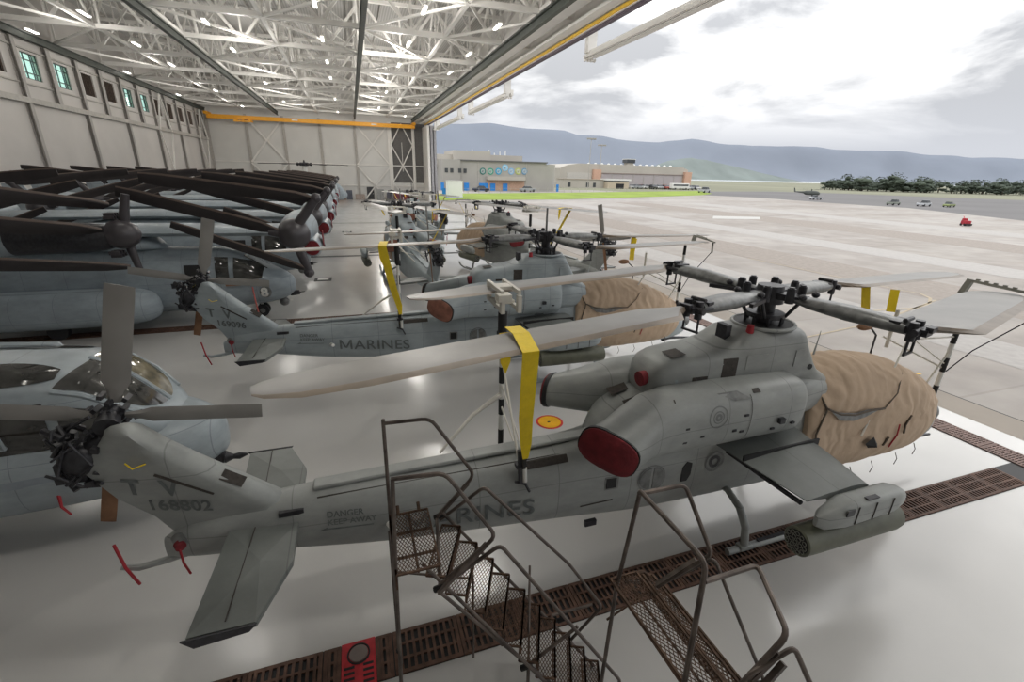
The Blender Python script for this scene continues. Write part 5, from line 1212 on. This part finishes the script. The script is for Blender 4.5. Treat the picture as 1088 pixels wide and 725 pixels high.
for x in(105.5,116,120): bx(MB(),x,x+1.6,-.1,.1,0.4,2.6).build('window',DGR,t,smooth=False)
t=empty('white_roofed_shed',(0,222,0)); tag(t,'small shed with bright white roof beside the parked cars','shed')
bx(MB(),126.5,139,0,7,-1,3.4).build('wall',mat('tan_shed',(.55,.47,.36),.8),t,smooth=False); bx(MB(),125.8,139.8,-.6,7.6,3.9,4.7).build('roof',WHITE,t,smooth=False); bx(MB(),131.5,136,-.2,.1,-.2,2.4).build('opening',BLACK,t,smooth=False); bx(MB(),126.5,139,.3,7,3.4,3.9).build('gable',DGR,t,smooth=False)
def mast(x,y,h,lab):
    t=empty('light_mast',(x,y,0)); tag(t,lab,'light pole'); MB().cyl((0,0,-1),(0,0,h),.22,.12,8).build('pole',STEELD,t)
    m=MB(); m.box((0,0,h),(5,.4,.25)); 
    for k in range(6): m.box((-2.2+.88*k,-.3,h+.35),(.6,.5,.5))
    m.build('lamp_rack',STEELD,t)
mast(115,222,23,'tall light mast with a rack of floodlights, left one before the far hangar'); mast(131.5,241,21.5,'tall thin light mast behind the first, right one before the far hangar')
def make_car(col,nm,label,truck=False):
    t=empty('pickup_truck' if truck else 'parked_car'); tag(t,label,'car' if not truck else 'truck')
    P=[(-2.2,.35),(-2.25,.75),(-2.1,.95),(2.0,.98),(2.25,.75),(2.2,.35)]
    m=MB(); m.loft([[(x,y,z) for x,z in P] for y in(-.88,.88)]); m.build('body',mat('car_'+nm,[q*.75 for q in col],.4,coat=.2),t,bevel=.06)
    C=[(-1.4,.95),(-.9,1.45),(.5,1.47),(1.15,.97)] if not truck else [(-.2,.95),(.0,1.65),(1.0,1.65),(1.5,.97)]
    m=MB(); m.loft([[(x,y*(1 if z<1.2 else .86),z) for x,z in C] for y in(-.8,.8)]); g=m.build('windows',DGR,t,smooth=False)
    MB().box(((-.2 if not truck else .5),0,1.49 if not truck else 1.67),(1.3 if not truck else .9,1.34,.06)).build('roof',bpy.data.materials['car_'+nm],t)
    if truck: MB().box((-1.2,0,1.02),(1.7,1.5,.06)).build('cargo_bed',BLACK,t)
    for x in(-1.4,1.4):
        for y in(-.82,.82): MB().cyl((x,y-.1,.34),(x,y+.1,.34),.34,.34,14).build('wheel',TIRE,t)
    return t
cars={n:make_car(c,n,'x') for n,c in dict(white=(.75,.75,.75),silver=(.4,.42,.44),navy=(.03,.04,.09),red=(.45,.04,.03),black=(.02,.02,.02)).items()}
def put(n,x,y,rz,lab,z=0,used=set(),s=1.12,g=None):
    t=cars[n] if n not in used else copy_tree(cars[n]); used.add(n); t.location=(x,y,z); t.rotation_euler=(0,0,math.radians(rz)); t.scale=(s,s,s); t['label']=lab
    if g: t['group']=g
    return t
put('navy',42.0,160,170,'dark blue car parked before the blue doors of the emblem building',s=1.3); put('silver',60.5,163.5,12,'silver car parked right of the emblem building entrance',s=1.3)
random.seed(5)
row=['white','silver','red','white','black','white','silver','red','white','silver','white','black','white','silver','navy','white']
lbl={'white':'white car in the distant car park by the far hangar','silver':'silver car in the distant car park by the far hangar','red':'red car in the distant car park by the far hangar','black':'black car in the distant car park by the far hangar','navy':'navy car in the distant car park by the far hangar'}
for k,n in enumerate(row):
    f=k/15; put(n,143+40*f,222+3*random.random(),random.choice([85,92,20]),lbl[n],z=.0,s=1.5,g=n+' cars in the distant car park')
t=empty('bus',(168,218,0)); tag(t,'long white bus parked among the distant cars','bus'); MB().box((0,0,1.9),(11,2.6,2.7)).build('body',WHITE,t,bevel=.2); MB().box((0,-1.31,2.3),(9.6,.04,.8)).build('windows',DGR,t,smooth=False); 
for x in(-3.5,3.5): MB().cyl((x,-1.3,.5),(x,1.3,.5),.5,.5,14).build('wheels',TIRE,t)
tr=make_car((.30,.33,.28),'drab','drab pickup truck at the edge of the taxiway, left of the white one',True); tr.location=(152,98,0); tr.scale=(.95,)*3; tr.rotation_euler=(0,0,.1)
tr2=make_car((.7,.72,.75),'pale','white pickup truck parked on the taxiway edge',True); tr2.location=(158,93.5,0); tr2.scale=(1.0,)*3; tr2.rotation_euler=(0,0,.1)
tr3=make_car((.32,.38,.14),'lime','yellow-green service truck right of the white pickup',True); tr3.location=(163,90,0); tr3.scale=(.9,)*3; tr3.rotation_euler=(0,0,3.3)
tr4=make_car((.6,.62,.65),'grey2','pale tow tractor on the taxiway below the distant helicopter',True); tr4.location=(154,125,0); tr4.scale=(.9,)*3; tr4.rotation_euler=(0,0,2.9)
tr5=make_car((.55,.56,.58),'grey3','grey vehicle with ramp far along the taxiway, right of the car park',True); tr5.location=(150,177,0); tr5.scale=(1.5,)*3; tr5.rotation_euler=(0,0,.4)
t=empty('distant_helicopter',(184,152,0)); tag(t,'dark helicopter parked far off in front of the trees','helicopter'); t.rotation_euler=(0,0,-.3); t.scale=(.85,)*3
fix(loft_x([(4.5,.1,1.2,1.5,2),(3.8,.7,.7,2.1,2.3),(2,1.0,.6,2.7,2.6),(-2.5,1.0,.7,2.7,2.6),(-4,.45,1.4,2.4,2.4),(-8.5,.2,1.9,2.3,2.2)],3,20).build('fuselage',mat('drab_green',(.09,.10,.09),.6),t))
MB().cyl((0,0,2.6),(0,0,3.5),.25,.15,10).build('mast',DARK,t)
for a in(.1,1.67,3.24,4.8): MB().bar((0,0,3.45),(6.5*math.cos(a),6.5*math.sin(a),3.3),.4,.05).build('rotor_blade',DARK,t)
MB().poly([(-8,0,2.2),(-8.6,0,3.9),(-9.1,0,3.9),(-8.7,0,2.1)],.12,(0,1,0)).build('tail_fin',bpy.data.materials['drab_green'],t,smooth=False)
for y in(-1,1): MB().cyl((1.5,y,0.35),(1.5,y+.2,.35),.35,n=12).build('wheel',TIRE,t)
t=empty('red_tow_cart',(93,48.3,0)); t.scale=(.72,)*3; t.rotation_euler=(0,0,1.2); tag(t,'small bright red ground cart standing alone on the apron','cart'); MB().box((0,0,.7),(1.5,1.1,.9)).box((.35,.1,1.35),(.7,.8,.5)).build('body',mat('cart_red',(.36,.015,.03),.5),t,bevel=.08); MB().box((-.6,0,.3),(.9,1.2,.4)).build('chassis',BLACK,t); MB().tube([(.6,0,1.5),(1.1,0,2.0)],.05,6).build('handle',REDP,t)
for x in(-.5,.5):
    for y in(-.5,.5): MB().cyl((x,y-.1,.25),(x,y+.1,.25),.25,n=12).build('wheel',TIRE,t)
t=empty('white_guard_box',(24.6,120,0)); t.scale=(1.15,1,1.1); tag(t,'plain white box cabin outside the doorway beside the grass strip','cabin'); MB().box((0,0,1.9),(3.2,2.6,3.5)).build('body',mat('cabin_white',(.88,.88,.88),.6,var=.01),t,bevel=.03); MB().box((0,0,.08),(3.4,2.8,.16)).build('base',mat('cabin_base',(.2,.3,.55),.6),t); MB().box((0,0,3.7),(3.4,2.8,.12)).build('roof',WHITE,t)
t=empty('blue_notice_stand',(21.6,118,0)); tag(t,'blue notice stand between the door leaves and the white cabin','stand'); MB().box((0,0,1.6),(.9,.12,1.6)).build('board',BLUED,t); MB().box((0,0,.4),(.12,.12,.8)).build('leg',STEELD,t)
t=empty('perimeter_fence',(0,0,0)); tag(t,'thin grey wire fence with posts along the back of the grass strip','fence')
pts=[(26,141.5),(73,159),(120,180.5),(166,201)]
for (x0,y0),(x1,y1) in zip(pts,pts[1:]):
    n=12
    for k in range(n):
        x=x0+(x1-x0)*k/n;y=y0+(y1-y0)*k/n; MB().cyl((x,y,-.1),(x,y,1.6),.05,n=6).build('post',STEELD,t)
    MB().bar((x0,y0,1.55),(x1,y1,1.55),.05).bar((x0,y0,.8),(x1,y1,.8),.04).build('rail',STEELD,t)

# trees: each its own trunk and crown of leaf clusters
LEAF=mat('leaf_haze',(.075,.095,.07),.9,var=.4,scale=.35); TRK=mat('trunk',(.08,.06,.045),.9)  # leaf green lightened and greyed, distance haze put into the colour
def crown(seed,h,w,pal=False):
    rnd=random.Random(seed); m=MB()
    for k in range(9):
        c=V((rnd.uniform(-w,w)*.55,rnd.uniform(-w,w)*.55,h*(.22+.58*rnd.random()))); r=w*rnd.uniform(.32,.55)
        R=[]
        for i in range(7):
            t=PI*i/6; ring=[]
            for j in range(9):
                a=2*PI*j/9; p=V((math.sin(t)*math.cos(a),math.sin(t)*math.sin(a),math.cos(t)*.85))*r
                p*=1+.35*noise.noise((p+c)*.9)+.12*rnd.uniform(-1,1); ring.append(c+p)
            R.append(ring)
        m.loft(R[::-1],cap=False)
    # small leaf clumps for a ragged outline
    for k in range(170):
        a=rnd.uniform(0,2*PI); z=rnd.uniform(.06,1.05); rr=w*math.sqrt(max(.05,1-((z-.5)/.58)**2))*rnd.uniform(.75,1.12)
        o=V((rr*math.cos(a),rr*math.sin(a),h*z)); s=rnd.uniform(.35,.9)
        u=V((rnd.uniform(-1,1),rnd.uniform(-1,1),rnd.uniform(-1,1))).normalized()*s; v=u.orthogonal().normalized()*s*.5
        m.add([o-u,o-v,o+u,o+v],[(0,1,2,3)])
    return m
protos=[]
for i,(h,w) in enumerate([(13,4.6),(16,4.2),(11,5.2),(14,3.4)]):
    t=empty('tree'); crown(40+i,h,w).build('crown',LEAF,t,smooth=False); MB().tube([(0,0,-.3),(.1,0,h*.3),(-.1,.1,h*.75)],[.35,.28,.12],7).tube([(0,0,h*.3),(1.2,.2,h*.55)],[.16,.06],6).build('trunk',TRK,t); protos.append(t)
rnd=random.Random(9); used=set()
T0,T1=V((330,262,0)),V((450,196,0))
N=60
for k in range(N):
    f=k/(N-1)
    if .47<f<.515: continue
    p=T0+(T1-T0)*f+V((rnd.uniform(0,40),rnd.uniform(0,30),0)); i=rnd.randrange(4)
    t=protos[i] if i not in used else copy_tree(protos[i]); used.add(i)
    s=rnd.uniform(.6,.75) if f<.08 else rnd.uniform(.8,1.1) if f<.47 else rnd.uniform(.68,.95)
    t.location=p; t.rotation_euler=(0,0,rnd.uniform(0,6.28)); t.scale=(s*1.35,s*1.35,s*.72)
    grp='left' if f<.5 else 'right'
    tag(t,'dark green tree in the %s clump of the distant tree line'%grp,'tree','trees of the %s distant clump'%grp)

# sea, hills and mountains
tag(quadobj('sea',[(-2000,1750),(600,1500),(760,1020),(1000,1010),(1500,1120),(2600,1500),(3600,1750),(9000,9000),(-2000,9000)],mat('sea_water',(.42,.46,.48),.25,var=.05,scale=.01),z=-.04),kind='structure')
def ridge(name,P,depth,m,lab,amp,seed,lo=-5,steps=26):
    vs=[];nx=len(P)-1; K=8; cols=nx*K+1; rows=steps
    for i in range(cols):
        a=i/K; j=min(int(a),nx-1); f=a-j; x=P[j][0]+(P[j+1][0]-P[j][0])*f; y=P[j][1]+(P[j+1][1]-P[j][1])*f; z=P[j][2]+(P[j+1][2]-P[j][2])*f
        d=V((x,y,0)).normalized()
        for r in range(rows):
            g=r/(rows-1); dist=-depth+2*depth*g; prof=math.exp(-((g-.5)/.24)**2)
            rid=abs(noise.noise(V((x*seed,y*seed,g*2.5+seed*50)))); q=noise.noise(V((x*seed*3.1,y*seed*3.1,g*5)))
            h=z*prof*(1-amp*(1-prof)*rid*2.2)+z*.10*amp*q*(1 if .1<g<.9 else 0)
            p=V((x,y,0))+d*dist; vs.append((p.x,p.y,max(h,0)+lo))
    fs=[(i*rows+r,(i+1)*rows+r,(i+1)*rows+r+1,i*rows+r+1) for i in range(cols-1) for r in range(rows-1)]
    o=MB().add(vs,fs).build(name,m,None,ang=80); tag(o,lab,'mountain',kind='structure'); return o
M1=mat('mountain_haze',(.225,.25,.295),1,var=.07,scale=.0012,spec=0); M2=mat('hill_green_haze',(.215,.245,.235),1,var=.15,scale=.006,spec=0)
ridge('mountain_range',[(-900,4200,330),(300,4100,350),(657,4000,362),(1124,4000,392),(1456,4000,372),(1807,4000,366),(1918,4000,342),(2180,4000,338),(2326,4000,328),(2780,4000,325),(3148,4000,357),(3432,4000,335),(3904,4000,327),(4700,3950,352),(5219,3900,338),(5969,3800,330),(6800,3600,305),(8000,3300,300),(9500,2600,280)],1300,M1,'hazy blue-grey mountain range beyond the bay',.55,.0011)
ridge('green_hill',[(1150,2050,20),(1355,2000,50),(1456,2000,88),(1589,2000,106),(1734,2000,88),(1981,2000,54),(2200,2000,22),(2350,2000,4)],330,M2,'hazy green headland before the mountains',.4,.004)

# ------------------------------------------------------------------ sky, sun, camera
w=bpy.data.worlds.new('World'); SC.world=w; w.use_nodes=True; nt=w.node_tree; N=nt.nodes; L=nt.links; bg=N['Background']
tc=N.new('ShaderNodeTexCoord'); sp=N.new('ShaderNodeSeparateXYZ'); L.new(tc.outputs['Generated'],sp.inputs[0])
mp=N.new('ShaderNodeMapping'); mp.inputs['Scale'].default_value=(1,1,3.2); mp.inputs['Location'].default_value=(.35,.1,.2); L.new(tc.outputs['Generated'],mp.inputs[0])
n1=N.new('ShaderNodeTexNoise'); n1.inputs['Scale'].default_value=3.4; n1.inputs['Detail'].default_value=9; n1.inputs['Roughness'].default_value=.55; n1.inputs['Distortion'].default_value=.3; L.new(mp.outputs[0],n1.inputs['Vector'])
r=N.new('ShaderNodeValToRGB'); e=r.color_ramp.elements; e[0].position=.41; e[0].color=(.40,.41,.43,1); e[1].position=.58; e[1].color=(.92,.92,.92,1); L.new(n1.outputs['Fac'],r.inputs['Fac'])
hz=N.new('ShaderNodeMapRange'); hz.inputs['From Min'].default_value=.05; hz.inputs['From Max'].default_value=.16; L.new(sp.outputs['Z'],hz.inputs['Value'])
lo=N.new('ShaderNodeMixRGB'); lo.inputs['Color1'].default_value=(.45,.465,.50,1); L.new(hz.outputs[0],lo.inputs['Fac']); L.new(r.outputs[0],lo.inputs['Color2'])
up=N.new('ShaderNodeMapRange'); up.inputs['From Min'].default_value=.12; up.inputs['From Max'].default_value=.9; up.inputs['To Min'].default_value=1.0; up.inputs['To Max'].default_value=1.95; L.new(sp.outputs['Z'],up.inputs['Value'])
L.new(lo.outputs[0],bg.inputs['Color'])
ms=N.new('ShaderNodeMath'); ms.operation='MULTIPLY'; ms.inputs[1].default_value=1.2; L.new(up.outputs[0],ms.inputs[0]); L.new(ms.outputs[0],bg.inputs['Strength'])
l=bpy.data.lights.new('sun','SUN'); l.energy=.45; l.angle=math.radians(40); l.color=(1,.97,.92); o=bpy.data.objects.new('sun',l); COL.objects.link(o)
o.rotation_euler=V((-.75,-.35,-.62)).to_track_quat('-Z','Y').to_euler()

cam=bpy.data.cameras.new('camera'); co=bpy.data.objects.new('camera',cam); COL.objects.link(co)
cam.sensor_width=36; cam.lens=484/1088*36; cam.clip_end=20000; cam.clip_start=.05
f=484.; d=V((372-544,180-362.5,f)); Yc=d.normalized(); q=V((372+1000-544,180+25-362.5,f)); n_=d.cross(q).normalized()
Zc=-n_ if n_.y>0 else n_; Xc=Yc.cross(Zc)
R=Matrix((Xc,Yc,Zc))   # world <- camera (x right, y down, z forward)
M=Matrix((R@V((1,0,0)),R@V((0,-1,0)),R@V((0,0,-1)))).transposed().to_4x4()
M.translation=V((0,0,6.2)); co.matrix_world=M; SC.camera=co
vs=SC.view_settings; vs.view_transform='Standard'; vs.look='None'; vs.gamma=1; vs.exposure=.32; vs.use_curve_mapping=False
SC.cycles.max_bounces=8; SC.cycles.diffuse_bounces=5; SC.cycles.glossy_bounces=3
